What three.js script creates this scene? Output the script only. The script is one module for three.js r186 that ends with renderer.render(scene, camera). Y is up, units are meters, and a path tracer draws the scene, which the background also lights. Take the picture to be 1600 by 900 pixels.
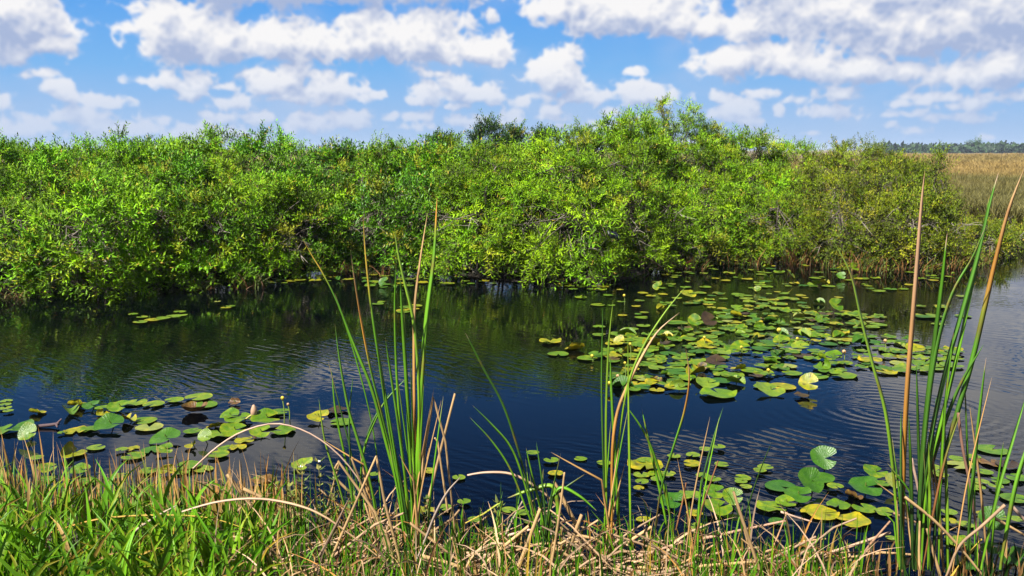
import * as THREE from 'three';

// ---------------------------------------------------------------- camera
const scene = new THREE.Scene();
const F = 1385, CAM_Y = 2.1, HORIZON = 234;                  // focal length in photo pixels, eye height, horizon row
const PITCH = Math.atan((450 - HORIZON) / F);
const camera = new THREE.PerspectiveCamera(2 * Math.atan(450 / F) * 180 / Math.PI, 16 / 9, 0.1, 9000);
camera.position.set(0, CAM_Y, 0);
camera.rotation.x = -PITCH;
scene.add(camera);
camera.updateMatrixWorld(true);

// ---------------------------------------------------------------- sun and exposure
const EXPOSURE = 3.0;
const SUN = new THREE.Vector3(-0.46, 0.80, 0.40).normalize();
const sun = new THREE.DirectionalLight(new THREE.Color(1.0, 0.95, 0.86), 5.0);
sun.position.set(SUN.x * 60, SUN.y * 60, SUN.z * 60 - 12);
sun.target.position.set(0, 0, -12);
sun.castShadow = true;
sun.shadow.mapSize.set(4096, 4096);
Object.assign(sun.shadow.camera, { left: -30, right: 30, top: 30, bottom: -30, near: 1, far: 150 });
scene.add(sun, sun.target);

// ---------------------------------------------------------------- noise and random numbers
function rngOf(seed) {
  let a = seed >>> 0;
  return () => { a = (a + 0x6D2B79F5) | 0; let t = Math.imul(a ^ (a >>> 15), 1 | a); t = (t + Math.imul(t ^ (t >>> 7), 61 | t)) ^ t; return ((t ^ (t >>> 14)) >>> 0) / 4294967296; };
}
const PERM = new Uint8Array(512);
{ const r = rngOf(77), p = [...Array(256).keys()]; for (let i = 255; i > 0; i--) { const j = (r() * (i + 1)) | 0; [p[i], p[j]] = [p[j], p[i]]; } for (let i = 0; i < 512; i++) PERM[i] = p[i & 255]; }
const fade = t => t * t * t * (t * (t * 6 - 15) + 10), lerp = (a, b, t) => a + (b - a) * t;
const clamp = (v, a, b) => v < a ? a : v > b ? b : v;
const smooth = (a, b, v) => { const t = clamp((v - a) / (b - a), 0, 1); return t * t * (3 - 2 * t); };
function grad(h, x, y, z) { h &= 15; const u = h < 8 ? x : y, v = h < 4 ? y : (h === 12 || h === 14 ? x : z); return ((h & 1) ? -u : u) + ((h & 2) ? -v : v); }
function noise3(x, y, z) {
  const X0 = Math.floor(x), Y0 = Math.floor(y), Z0 = Math.floor(z), X = X0 & 255, Y = Y0 & 255, Z = Z0 & 255;
  x -= X0; y -= Y0; z -= Z0;
  const u = fade(x), v = fade(y), w = fade(z), A = PERM[X] + Y, B = PERM[X + 1] + Y, AA = PERM[A] + Z, AB = PERM[A + 1] + Z, BA = PERM[B] + Z, BB = PERM[B + 1] + Z;
  return lerp(lerp(lerp(grad(PERM[AA], x, y, z), grad(PERM[BA], x - 1, y, z), u), lerp(grad(PERM[AB], x, y - 1, z), grad(PERM[BB], x - 1, y - 1, z), u), v),
    lerp(lerp(grad(PERM[AA + 1], x, y, z - 1), grad(PERM[BA + 1], x - 1, y, z - 1), u), lerp(grad(PERM[AB + 1], x, y - 1, z - 1), grad(PERM[BB + 1], x - 1, y - 1, z - 1), u), v), w);
}
function fbm(x, y, z, oct) { let s = 0, a = 0.5, n = 0; for (let i = 0; i < oct; i++) { s += a * noise3(x, y, z); n += a; a *= 0.5; x = x * 2.03 + 7.1; y = y * 2.03 + 3.7; z = z * 2.03 + 1.3; } return s / n; }

// ---------------------------------------------------------------- sky: air and cumulus, over the whole round
const DEG = Math.PI / 180;
const skyTexture = (() => {
  const SW = 4096, SH = 2048, data = new Float32Array(SW * SH * 4), r = rngOf(5);
  // clouds as lumps: azimuth from the view direction, elevation, half width, half height (degrees), body (0 thin .. 1 full)
  const lumps = [];
  const px = (x, y, w, h, body = 1) => lumps.push([Math.atan((x - 800) / 1402) / DEG, Math.atan((HORIZON - y) / 1410) / DEG, w / 24.4, h / 24.4, body]);
  const seen = [
    [22, 55, 92, 62, 1], [92, 92, 34, 20, 1], [-40, 80, 60, 40, 1], [420, -45, 330, 66, 1], [640, -25, 170, 50, 1], [430, -12, 230, 40, 1], [330, -20, 150, 34, 1], [560, -14, 150, 36, 1], [440, -60, 300, 60, 1], [120, -25, 130, 35, .8],
    [290, 66, 80, 50, 1], [352, 80, 70, 34, 1], [268, 48, 40, 40, .8], [470, 78, 95, 36, 1], [590, 68, 85, 42, 1], [668, 64, 75, 46, 1], [742, 86, 60, 26, .9], [785, 72, 22, 26, .7],
    [440, 132, 52, 30, 1], [516, 142, 50, 26, 1], [575, 155, 20, 10, .5], [668, 150, 28, 18, .8], [716, 138, 30, 28, .7],
    [768, 32, 16, 18, .5], [150, 165, 28, 14, .7], [120, 188, 48, 22, .7], [30, 205, 60, 24, .8], [205, 204, 66, 20, .7], [310, 212, 80, 18, .6], [370, 165, 36, 16, .7], [290, 160, 20, 8, .4],
    [410, 186, 22, 14, .8], [480, 196, 50, 18, .6], [560, 190, 45, 16, .6], [12, 172, 20, 14, .6], [325, 198, 18, 12, .7], [640, 200, 50, 12, .5],
    [868, 128, 52, 40, .8], [872, 98, 34, 20, .9], [906, 92, 16, 14, .8], [816, 158, 20, 14, .9], [905, 150, 60, 24, .6],
    [885, 18, 72, 34, 1], [985, 22, 120, 44, 1], [1055, 50, 50, 30, .9], [902, 42, 34, 16, 1], [1090, 55, 55, 22, .9],
    [1270, 35, 120, 50, 1], [1160, 52, 60, 26, 1], [1330, 45, 50, 30, 1], [1430, 66, 130, 46, 1], [1482, 72, 48, 20, 1], [1380, 15, 70, 34, .9], [1560, 28, 90, 44, 1], [1200, -20, 120, 40, .9], [1480, -30, 150, 40, .9],
    [1130, 106, 60, 26, 1], [1215, 104, 95, 30, 1], [1330, 120, 55, 22, 1], [1402, 126, 45, 18, .9], [1480, 132, 55, 24, .9], [1550, 126, 46, 30, 1], [1620, 110, 40, 30, .9],
    [1200, 150, 28, 9, .8], [1146, 177, 44, 16, .8], [1211, 178, 18, 14, .7], [1010, 152, 58, 20, .9], [990, 115, 16, 8, .6], [1310, 156, 45, 14, .6], [1290, 178, 60, 15, .5], [1420, 160, 40, 10, .5], [1565, 163, 45, 12, .5],
    [728, 190, 38, 12, .7], [862, 186, 36, 10, .7], [690, 118, 30, 8, .3], [1390, 185, 60, 12, .35], [1500, 190, 70, 12, .3], [960, 200, 80, 14, .4],
  ];
  for (const s of seen) px(...s);
  for (let k = 0; k < 70; k++) { const el = .4 + 3.8 * Math.pow(r(), 1.2), az = (r() * 2 - 1) * 33, w = .35 + r() * r() * 1.5 + el * .12; for (let q = 0; q < 2; q++) lumps.push([az + (r() - .5) * w * 1.4, el + (r() - .4) * .3, w * (.5 + r() * .5), w * (.26 + r() * .26), .55 + r() * .4]); }
  // the cloud field above the frame and all round, in the same style
  const span = v => (r() * 2 - 1) * v;
  for (let i = 0; i < 260; i++) {
    const el = Math.pow(r(), 0.8) * 9, az = r() * 360 - 180;
    if (Math.abs(az) < 33) continue;
    const w = (0.8 + el * 0.30) * (0.7 + r() * 1.3), h = w * (0.3 + r() * 0.25), body = clamp(0.4 + el * 0.1 + span(.2), .35, 1);
    for (let k = 0; k < 3; k++) lumps.push([az + span(w * 1.1), el + span(h * 0.5), w * (0.6 + r() * .5), h * (0.7 + r() * .5), body]);
  }
  for (let i = 0; i < 64; i++) {
    const el = 10 + r() * 24, az = r() * 360 - 180;
    if (Math.abs(az) < 36 && el < 31) continue;
    const w = (2.4 + el * 0.17) * (0.7 + r()), h = w * (0.32 + r() * 0.2);
    for (let k = 0; k < 4; k++) lumps.push([az + span(w * 1.2), el + span(h * 0.7), w * (0.5 + r() * .6), h * (0.7 + r() * .5), 1]);
  }
  for (const a of [[-19, 18, 8, 2.4], [-23, 20.5, 8, 2.6], [-30, 24, 9, 4], [27, 12.5, 6, 3.2], [33, 16, 6, 4], [29, 19.5, 5, 2.5], [13, 19.6, 5, 1.2], [17, 20.6, 4, 1.3], [38, 24, 9, 4]]) lumps.push([...a, .9]);
  const bins = Array.from({ length: 360 }, () => []);
  for (const l of lumps) { const s = l[2] * 1.6 + 1; for (let a = Math.floor(l[0] - s); a <= l[0] + s; a++) bins[((a % 360) + 540) % 360].push(l); }
  const dir = (az, el) => { const c = Math.cos(el * DEG); return [Math.sin(az * DEG) * c, Math.sin(el * DEG), -Math.cos(az * DEG) * c]; };
  function lowDensity(az, el, oct) {
    let f = -1;
    for (const l of bins[((Math.floor(az) % 360) + 540) % 360]) {
      let da = az - l[0]; if (da > 180) da -= 360; if (da < -180) da += 360;
      let qy = (el - l[1]) / l[3]; if (qy < 0) qy *= 1.25;
      const q = (da / l[2]) ** 2 + qy * qy; if (q > 2.4) continue;
      const v = (1 - Math.sqrt(q)) * clamp(.35 + l[3] * .62, .5, 1.15) - (1 - l[4]) * 0.45;
      f = f <= -1 ? v : Math.max(f, v) + 0.10 * Math.max(0, Math.min(f, v) + .3);
    }
    if (f < -0.65) return 0;
    const [x, y, z] = dir(az, el), K = 27;
    const n = fbm(x * K, y * K * 1.05, z * K, oct), b = 1 - 2.2 * Math.abs(noise3(x * K * 1.7 + 9, y * K * 1.8, z * K * 1.7));
    const b2 = 1 - 2.2 * Math.abs(noise3(x * K * 4.1 + 3, y * K * 4.2, z * K * 4.1));
    return Math.max(0, f * 1.12 + n * 1.10 + b * 0.34 + b2 * .20 - 0.03);
  }
  function highDensity(az, el, oct) {
    const [x, y, z] = dir(az, el), s = 2.1 / (y + 0.22);
    return Math.max(0, fbm(x * s + 3, 0.5, z * s, oct) * 2.0 + 0.02 + 0.22 * (1 - 2.2 * Math.abs(noise3(x * s * 2.1, 4.5, z * s * 2.1))));
  }
  const density = (az, el, oct) => { const t = smooth(29, 35, el); return (t < 1 ? lowDensity(az, el, oct) * (1 - t) : 0) + (t > 0 ? highDensity(az, el, oct) * t : 0); };
  const AIR = [[0, .42, .57, .80], [2, .34, .54, .84], [5, .20, .475, .87], [9, .11, .375, .86], [14, .055, .215, .57], [18, .042, .165, .48], [25, .024, .088, .30], [45, .018, .078, .27], [90, .015, .075, .27]];
  function colour(az, el) {
    let k = 0; while (k < AIR.length - 2 && el > AIR[k + 1][0]) k++;
    const a = AIR[k], b = AIR[k + 1], t = clamp((el - a[0]) / (b[0] - a[0]), 0, 1);
    let c = [1, 2, 3].map(i => lerp(a[i], b[i], t));
    const [wx, wy, wz] = dir(az, el), veil = smooth(-.15, .55, fbm(wx * 7, wy * 9 + 5, wz * 7, 4)) * .45 * smooth(0, 3, el) * (1 - smooth(10, 16, el));
    c = c.map((v, i) => lerp(v, [.58, .64, .80][i], veil));
    const d = density(az, el, 5);
    if (d > 0) {
      const step = el > 10 ? 1.8 : 1, near = smooth(0, 6, el), D = (s, o = 5) => density(az - s * .30 * step, el + s * step, o);
      const d1 = D(.22), d2 = D(.55), d3 = D(1.15, 3), d4 = D(2.2, 2);
      const relief = .75 * (d - d1) + 1.0 * (d - d2) + .5 * (d - d3);
      const under = 1 - Math.exp(-(.50 * d3 + .42 * d4)), mottle = fbm(wx * 34, wy * 34, wz * 34 + 5, 3), lit = clamp(.93 - .78 * under + .42 * relief + .30 * mottle, 0, 1), alpha = smooth(0.0, 0.50, d) * (0.6 + 0.4 * near) * .98;
      const shade = [.40, .485, .70], bright = [.96, .945, .94], haze = [.47, .55, .76];
      for (let i = 0; i < 3; i++) { let v = lerp(shade[i], bright[i], lit); v = lerp(haze[i], v, .45 + .55 * near); c[i] = lerp(c[i], v, alpha); }
    }
    return c;
  }
  const low = 13, rowsLow = Math.round(low / 180 * SH), half = SH / 2;
  const put = (i, j, c) => { const o = (j * SW + i) * 4; data[o] = c[0] / EXPOSURE; data[o + 1] = c[1] / EXPOSURE; data[o + 2] = c[2] / EXPOSURE; data[o + 3] = 1; };
  const azOf = i => { let a = ((i + .5) / SW - .5) * 360 + 90; if (a > 180) a -= 360; return a; };    // column -> azimuth from -z, clockwise to +x
  for (let j = 0; j < rowsLow; j++) for (let i = 0; i < SW; i++) put(i, half + j, colour(azOf(i), (j + .5) / SH * 180));
  const CW = 1024, CH = 240, coarse = [];
  for (let j = 0; j <= CH; j++) for (let i = 0; i < CW; i++) coarse.push(colour(azOf((i + .5) * SW / CW - .5), low + (90 - low) * j / CH * .9999));
  for (let j = half + rowsLow; j < SH; j++) for (let i = 0; i < SW; i++) {
    const v = (((j + .5) / SH * 180 - 90) - low) / (90 - low) * CH, v0 = Math.min(CH - 1, Math.max(0, Math.floor(v))), tv = clamp(v - v0, 0, 1), u = i * CW / SW - .375, u0 = Math.floor(u), tu = u - u0;
    const A = coarse[v0 * CW + ((u0 + CW) % CW)], B = coarse[v0 * CW + ((u0 + 1) % CW)], C = coarse[(v0 + 1) * CW + ((u0 + CW) % CW)], D = coarse[(v0 + 1) * CW + ((u0 + 1) % CW)];
    put(i, j, [0, 1, 2].map(k => lerp(lerp(A[k], B[k], tu), lerp(C[k], D[k], tu), tv)));
  }
  for (let j = 0; j < half; j++) for (let i = 0; i < SW; i++) put(i, j, [.36, .42, .42]);
  const t = new THREE.DataTexture(data, SW, SH, THREE.RGBAFormat, THREE.FloatType);
  t.mapping = THREE.EquirectangularReflectionMapping; t.colorSpace = THREE.LinearSRGBColorSpace;
  t.minFilter = t.magFilter = THREE.LinearFilter; t.wrapS = THREE.RepeatWrapping; t.needsUpdate = true;
  return t;
})();
scene.fog = new THREE.FogExp2(0xb9c8e6, .0002);
scene.background = skyTexture;
scene.environment = skyTexture;

// ---------------------------------------------------------------- helpers
const V = (x, y, z) => new THREE.Vector3(x, y, z);
function rayOf(px, py) { return V((px - 800) / F, -(py - 450) / F, -1).applyAxisAngle(V(1, 0, 0), -PITCH); }
function onPlane(px, py, y = 0) { const d = rayOf(px, py), t = (y - CAM_Y) / d.y; return V(d.x * t, y, d.z * t); }
function at(px, py, depth) { const d = rayOf(px, py), t = depth / -d.z; return V(d.x * t, CAM_Y + d.y * t, -depth); }
const mPerPx = depth => depth / Math.cos(PITCH) / F;
const names = new Map();
function numbered(n) { const k = names.get(n) || 0; names.set(n, k + 1); return k ? `${n}_${String(k).padStart(3, '0')}` : n; }
function tag(o, label, category, group, kind) { if (label) o.userData.label = label; if (category) o.userData.category = category; if (group) o.userData.group = group; if (kind) o.userData.kind = kind; return o; }
function base(name, p, label, category, group) { const o = new THREE.Group(); o.name = numbered(name); o.position.copy(p); scene.add(o); return tag(o, label, category, group); }
class MB {                                                     // collects coloured faces into one mesh
  constructor(origin = V(0, 0, 0)) { this.p = []; this.c = []; this.i = []; this.u = []; this.o = origin; }
  get n() { return this.p.length / 3; }
  v(a, c, uv) { this.p.push(a.x - this.o.x, a.y - this.o.y, a.z - this.o.z); this.c.push(c[0], c[1], c[2]); if (uv) this.u.push(uv[0], uv[1]); return this.n - 1; }
  t(a, b, c) { this.i.push(a, b, c); }
  q(a, b, c, d) { this.i.push(a, b, c, a, c, d); }
  geometry() {
    const g = new THREE.BufferGeometry();
    g.setAttribute('position', new THREE.Float32BufferAttribute(this.p, 3));
    g.setAttribute('color', new THREE.Float32BufferAttribute(this.c, 3));
    if (this.u.length * 3 === this.p.length * 2) g.setAttribute('uv', new THREE.Float32BufferAttribute(this.u, 2));
    g.setIndex(this.i); g.computeVertexNormals(); return g;
  }
  build(name, material, parent, kind) {
    const m = new THREE.Mesh(this.geometry(), material); m.castShadow = m.receiveShadow = true;
    if (parent) { m.name = numbered(name); parent.add(m); } else { m.name = numbered(name); m.position.copy(this.o); scene.add(m); }
    if (kind) m.userData.kind = kind;
    return m;
  }
}
function tube(mb, pts, radii, sides, col) {                     // swept tube with closed ends
  let prev = null, up = V(0.31, 0.2, 0.93);
  for (let k = 0; k < pts.length; k++) {
    const t = pts[Math.min(k + 1, pts.length - 1)].clone().sub(pts[Math.max(k - 1, 0)]).normalize();
    const a = up.clone().addScaledVector(t, -up.dot(t)); if (a.lengthSq() < 1e-6) a.set(1, 0, 0).addScaledVector(t, -t.x); a.normalize(); up = a;
    const b = t.clone().cross(a), c = typeof col === 'function' ? col(k / (pts.length - 1)) : col, ring = [];
    const rr = typeof radii === 'function' ? radii(k / (pts.length - 1)) : radii[k];
    for (let s = 0; s < sides; s++) { const w = s / sides * Math.PI * 2; ring.push(mb.v(pts[k].clone().addScaledVector(a, Math.cos(w) * rr).addScaledVector(b, Math.sin(w) * rr), c)); }
    if (prev) for (let s = 0; s < sides; s++) mb.q(prev[s], prev[(s + 1) % sides], ring[(s + 1) % sides], ring[s]);
    else for (let s = 1; s < sides - 1; s++) mb.t(ring[0], ring[s + 1], ring[s]);
    prev = ring;
  }
  for (let s = 1; s < sides - 1; s++) mb.t(prev[0], prev[s], prev[s + 1]);
}
function spline(pts, n) { const c = new THREE.CatmullRomCurve3(pts, false, 'centripetal'), out = []; for (let k = 0; k <= n; k++) out.push(c.getPoint(k / n)); return out; }
function strap(mb, pts, width, turn, colour, profile, thick = .16) {          // a leaf blade with a keel: closed four-sided section
  let prev = null; const n = pts.length - 1;
  for (let k = 0; k <= n; k++) {
    const s = k / n, t = pts[Math.min(k + 1, n)].clone().sub(pts[Math.max(k - 1, 0)]).normalize();
    const look = V(-pts[k].x, CAM_Y - pts[k].y + 1, -pts[k].z).normalize().applyAxisAngle(t, typeof turn === 'function' ? turn(s) : turn);
    const side = t.clone().cross(look).normalize(), nrm = side.clone().cross(t), w = width * .5 * Math.max(.03, profile(s)), c = colour(s);
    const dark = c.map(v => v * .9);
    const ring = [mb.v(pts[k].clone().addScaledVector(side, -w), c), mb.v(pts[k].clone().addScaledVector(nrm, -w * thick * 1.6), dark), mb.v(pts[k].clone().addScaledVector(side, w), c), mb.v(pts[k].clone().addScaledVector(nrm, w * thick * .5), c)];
    if (prev) for (let e = 0; e < 4; e++) mb.q(prev[e], prev[(e + 1) % 4], ring[(e + 1) % 4], ring[e]);
    prev = ring;
  }
}
const mixc = (a, b, t) => [lerp(a[0], b[0], t), lerp(a[1], b[1], t), lerp(a[2], b[2], t)];
const mulc = (a, k) => [a[0] * k, a[1] * k, a[2] * k];

// ---------------------------------------------------------------- materials
const leafMat = new THREE.MeshPhysicalMaterial({ name: 'leaf', vertexColors: true, roughness: .55, transmission: .15, thickness: 0, side: THREE.DoubleSide, specularIntensity: .25 });
const glossyLeafMat = new THREE.MeshPhysicalMaterial({ name: 'glossy_leaf', vertexColors: true, roughness: .42, transmission: .15, thickness: 0, side: THREE.DoubleSide, specularIntensity: .4 });
const barkMat = new THREE.MeshStandardMaterial({ name: 'bark', vertexColors: true, roughness: .9 });
const bladeMat = new THREE.MeshStandardMaterial({ name: 'reed_blade', vertexColors: true, roughness: .48, side: THREE.DoubleSide });
const grassMat = new THREE.MeshPhysicalMaterial({ name: 'grass_blade', vertexColors: true, roughness: .5, transmission: .3, thickness: 0, side: THREE.DoubleSide, specularIntensity: .3 });
const strawMat = new THREE.MeshStandardMaterial({ name: 'dry_stalk', vertexColors: true, roughness: .75, side: THREE.DoubleSide });
function canvasless(size, fn, srgb) { const d = new Uint8Array(size * size * 4); for (let y = 0; y < size; y++) for (let x = 0; x < size; x++) { const c = fn(x / size, y / size), o = (y * size + x) * 4; d[o] = clamp(c[0], 0, 1) * 255; d[o + 1] = clamp(c[1], 0, 1) * 255; d[o + 2] = clamp(c[2], 0, 1) * 255; d[o + 3] = 255; } const t = new THREE.DataTexture(d, size, size); t.wrapS = t.wrapT = THREE.RepeatWrapping; t.magFilter = THREE.LinearFilter; t.minFilter = THREE.LinearFilter; if (srgb) t.colorSpace = THREE.SRGBColorSpace; t.needsUpdate = true; return t; }
const padVein = canvasless(256, (u, v) => { const x = u * 2 - 1, y = v * 2 - 1, r = Math.hypot(x, y), a = Math.atan2(y, x), k = .5 + .5 * Math.cos(a * 26 + noise3(x * 3, y * 3, 1) * 2); const g = .55 + .35 * Math.pow(k, 6) * smooth(.05, .3, r) + .22 * noise3(x * 9, y * 9, 4); return [g, g, g]; });
const padTint = canvasless(256, (u, v) => { const x = u * 2 - 1, y = v * 2 - 1, n = fbm(x * 5, y * 5, 8, 4), f = fbm(x * 22, y * 22, 2, 2), g = .86 + .3 * n + .16 * f; return [g + .06 * n, g, g * .9]; });
const padMat = new THREE.MeshPhysicalMaterial({ name: 'lily_pad', vertexColors: true, map: padTint, roughness: .42, bumpMap: padVein, bumpScale: .003, transmission: .12, thickness: 0, side: THREE.DoubleSide, specularIntensity: .5 });

// ---------------------------------------------------------------- banks and ground
const shore = [[-700, 745], [-200, 760], [0, 772], [200, 785], [400, 806], [560, 838], [640, 852], [900, 872], [1200, 898], [1400, 915], [1700, 925], [2300, 930]].map(a => onPlane(a[0], a[1]));
const farShore = [[-900, 470], [-200, 458], [0, 456], [110, 457], [180, 449], [260, 443], [330, 441], [410, 437], [470, 420], [560, 415], [630, 421], [700, 428], [800, 440], [900, 440], [985, 436], [1040, 411], [1100, 403], [1200, 402], [1300, 406], [1390, 415], [1470, 409], [1530, 402], [1560, 392], [1620, 386], [1800, 380], [2400, 376]].map(a => onPlane(a[0], a[1]));
function along(list, x) { if (x <= list[0].x) return list[0].z; for (let k = 1; k < list.length; k++) if (x <= list[k].x) return lerp(list[k - 1].z, list[k].z, (x - list[k - 1].x) / (list[k].x - list[k - 1].x)); return list[list.length - 1].z; }
farShore.sort((a, b) => a.x - b.x); shore.sort((a, b) => a.x - b.x);
function groundY(x, z) {
  const n = fbm(x * .9, 2.2, z * .9, 3) * .05, near = z - along(shore, x), far = along(farShore, x) - z;
  if (near > -1.2) return clamp(near * .14, -.6, .3) + n * (near > 0 ? 1 : .3);
  return clamp(far * .22, -.6, .2) + (far > 0 ? n : 0);
}
{
  const axis = (marks) => { const out = []; for (const [a, b, s] of marks) for (let v = a; v < b - 1e-6; v += s) out.push(v); return out; };
  const xs = axis([[-3000, -300, 300], [-300, -60, 30], [-60, -24, 3], [-24, 24, .4], [24, 60, 3], [60, 300, 30], [300, 3001, 300]]), zs = axis([[-4000, -400, 300], [-400, -60, 20], [-60, -26, 3], [-26, 2, .28], [2, 40, 6], [40, 300, 60]]);
  const mb = new MB();
  zs.forEach((z, j) => xs.forEach((x, i) => {
    const far = along(farShore, x) - z, k = .75 + .5 * fbm(x * .25, 6, z * .25, 4), mud = [.018 * k, .013 * k, .006 * k], hay = [.13 * k, .095 * k, .03 * k];
    mb.v(V(x, groundY(x, z), z), mixc(mud, hay, smooth(5, 16, far)), [x * .5, z * .5]);
    if (i && j) { const w = xs.length, a = j * w + i; mb.q(a - w - 1, a - 1, a, a - w); }
  }));
  const rough = canvasless(512, (u, v) => { const n = .5 + .45 * fbm(u * 16, v * 16, 3, 4); return [n, n, n]; });
  tag(mb.build('ground', new THREE.MeshStandardMaterial({ name: 'marsh_soil', vertexColors: true, roughness: 1, bumpMap: rough, bumpScale: .05 })), 'dark muddy ground of both banks running out to the tan marsh', null, null, 'structure');
}

// ---------------------------------------------------------------- water
{
  const N = 2048, X0 = -14, X1 = 14, Z0 = -19.5, Z1 = -2.5, d = new Float32Array(N * N * 4), h = new Float32Array(N * N), r = rngOf(31);
  const trains = [], field = [0, 0, 0, 0, 0];
  for (let k = 0; k < 26; k++) { const a = 1.95 + (r() - .5) * 1.1, L = .055 + r() * r() * .11; trains.push([Math.cos(a) * 2 * Math.PI / L, Math.sin(a) * 2 * Math.PI / L, r() * 7, L * .0031 * (0.6 + r() * .8), 2 + r() * 5, r() * 20]); }
  for (let j = 0; j < N; j++) for (let i = 0; i < N; i++) {
    const x = X0 + (X1 - X0) * (i + .5) / N, z = Z1 + (Z0 - Z1) * (j + .5) / N;   // v runs away from the viewer
    let y = 0;
    const patch = fbm(x * .22, 3.1, z * .5, 2), gust = clamp(.55 + 1.5 * patch, .12, 1.3);
    const wx = x + .25 * noise3(x * .8, 1, z * .8), wz = z + .18 * noise3(x * .7, 7, z * .9);
    // sheltered by pads and banks
    const raft = Math.exp(-(((x - 2.9) / 3.0) ** 2) - ((z + 9.6) / 1.5) ** 2), lee = Math.exp(-(((x - 3.2) / 2.2) ** 2) - ((z + 7.4) / .9) ** 2), left = Math.exp(-(((x + 4.2) / 3) ** 2) - ((z + 6.0) / 1.1) ** 2);
    const calm = (1 - .9 * raft) * (1 - .6 * lee) * (1 - .82 * left) * lerp(.5, 1, smooth(3.2, 6.2, -z)) * lerp(1, .4, smooth(10.5, 14, -z));
    for (let g = 0; g < 5; g++) field[g] = .55 + .75 * noise3(x * .5 + g * 4.3, 2.3 + g * 1.7, z * .9);
    for (let k = 0; k < trains.length; k++) { const t = trains[k]; y += t[3] * Math.sin(t[0] * wx + t[1] * wz + t[2]) * field[k % 5]; }
    y *= gust * calm;
    // rings spreading round the lee of the big raft
    const cx = x - 3.15, cz = (z + 7.05) * 1.15, q = Math.hypot(cx, cz), ring = smooth(.1, .5, q) * (1 - smooth(1.2, 2.0, q)) * smooth(-.9, .3, cx * .5 - cz * -.9 + .35);
    y += ring * .00075 * clamp(.55 + 1.6 * noise3(x * 1.3, 8, z * 2.2), 0, 1.2) * Math.sin(q * 2 * Math.PI / .112 + 4.2 * noise3(x * 1.1, 5, z * 1.4) + Math.atan2(cz, cx) * 2.0);
    y += .0003 * fbm(x * 5, 9, z * 6, 2);
    h[j * N + i] = y;
  }
  const sx = N / (X1 - X0), sz = N / (Z1 - Z0);
  for (let j = 0; j < N; j++) for (let i = 0; i < N; i++) {
    const gx = (h[j * N + Math.min(N - 1, i + 1)] - h[j * N + Math.max(0, i - 1)]) * sx * .5, gv = (h[Math.min(N - 1, j + 1) * N + i] - h[Math.max(0, j - 1) * N + i]) * sz * .5;
    const l = Math.hypot(gx, gv, 1), o = (j * N + i) * 4; d[o] = .5 - .5 * gx / l; d[o + 1] = .5 - .5 * gv / l; d[o + 2] = .5 + .5 / l; d[o + 3] = 1;
  }
  const t = new THREE.DataTexture(d, N, N, THREE.RGBAFormat, THREE.FloatType); t.wrapS = t.wrapT = THREE.MirroredRepeatWrapping; t.magFilter = t.minFilter = THREE.LinearFilter; t.needsUpdate = true;
  const mat = new THREE.MeshPhysicalMaterial({ name: 'water', color: new THREE.Color(.0005, .0008, .0014), roughness: .02, ior: 1.30, normalMap: t });
  const g = new THREE.BufferGeometry(), A = -90, B = 90, C = -40, D = 4, U = x => (x - X0) / (X1 - X0), W = z => (z - Z1) / (Z0 - Z1);
  g.setAttribute('position', new THREE.Float32BufferAttribute([A, 0, D, B, 0, D, B, 0, C, A, 0, C], 3));
  g.setAttribute('normal', new THREE.Float32BufferAttribute([0, 1, 0, 0, 1, 0, 0, 1, 0, 0, 1, 0], 3));
  g.setAttribute('uv', new THREE.Float32BufferAttribute([U(A), W(D), U(B), W(D), U(B), W(C), U(A), W(C)], 2));
  g.setIndex([0, 1, 2, 0, 2, 3]);
  const m = new THREE.Mesh(g, mat); m.name = 'water'; m.receiveShadow = true; tag(m, 'dark rippled water of the slough', null, null, 'structure'); scene.add(m);
}

// ---------------------------------------------------------------- bushes
const KIND = {
  willow: { len: [.066, .098], wid: .019, col: [.110, .262, .002], alt: [.205, .335, .002], mat: leafMat, droop: .35, clumps: 1.0 },
  apple: { len: [.060, .085], wid: .028, col: [.055, .195, .003], alt: [.115, .262, .003], mat: glossyLeafMat, droop: .1, clumps: .95 },
  oval: { len: [.062, .09], wid: .026, col: [.095, .262, .002], alt: [.18, .335, .002], mat: leafMat, droop: .2, clumps: 1.0 },
  olive: { len: [.05, .078], wid: .019, col: [.105, .175, .003], alt: [.18, .22, .003], mat: leafMat, droop: .2, clumps: .95 },
};
const BARK = [[.065, .052, .040], [.045, .034, .025], [.11, .094, .075]];
function leaf(mb, p, dir, side, len, wid, c) {
  const up = dir.clone().cross(side), tip = p.clone().addScaledVector(dir, len).addScaledVector(up, -len * .12), mid = p.clone().addScaledVector(dir, len * .42);
  const a = mb.v(p, c), b = mb.v(mid.clone().addScaledVector(side, wid * .5).addScaledVector(up, wid * .16), c), d = mb.v(tip, c), e = mb.v(mid.addScaledVector(side, -wid * .5).addScaledVector(up, wid * .16), c);
  mb.t(a, b, d); mb.t(a, d, e);
}
function randDir(r) { const z = r() * 2 - 1, a = r() * Math.PI * 2, s = Math.sqrt(1 - z * z); return V(s * Math.cos(a), z, s * Math.sin(a)); }
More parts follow.
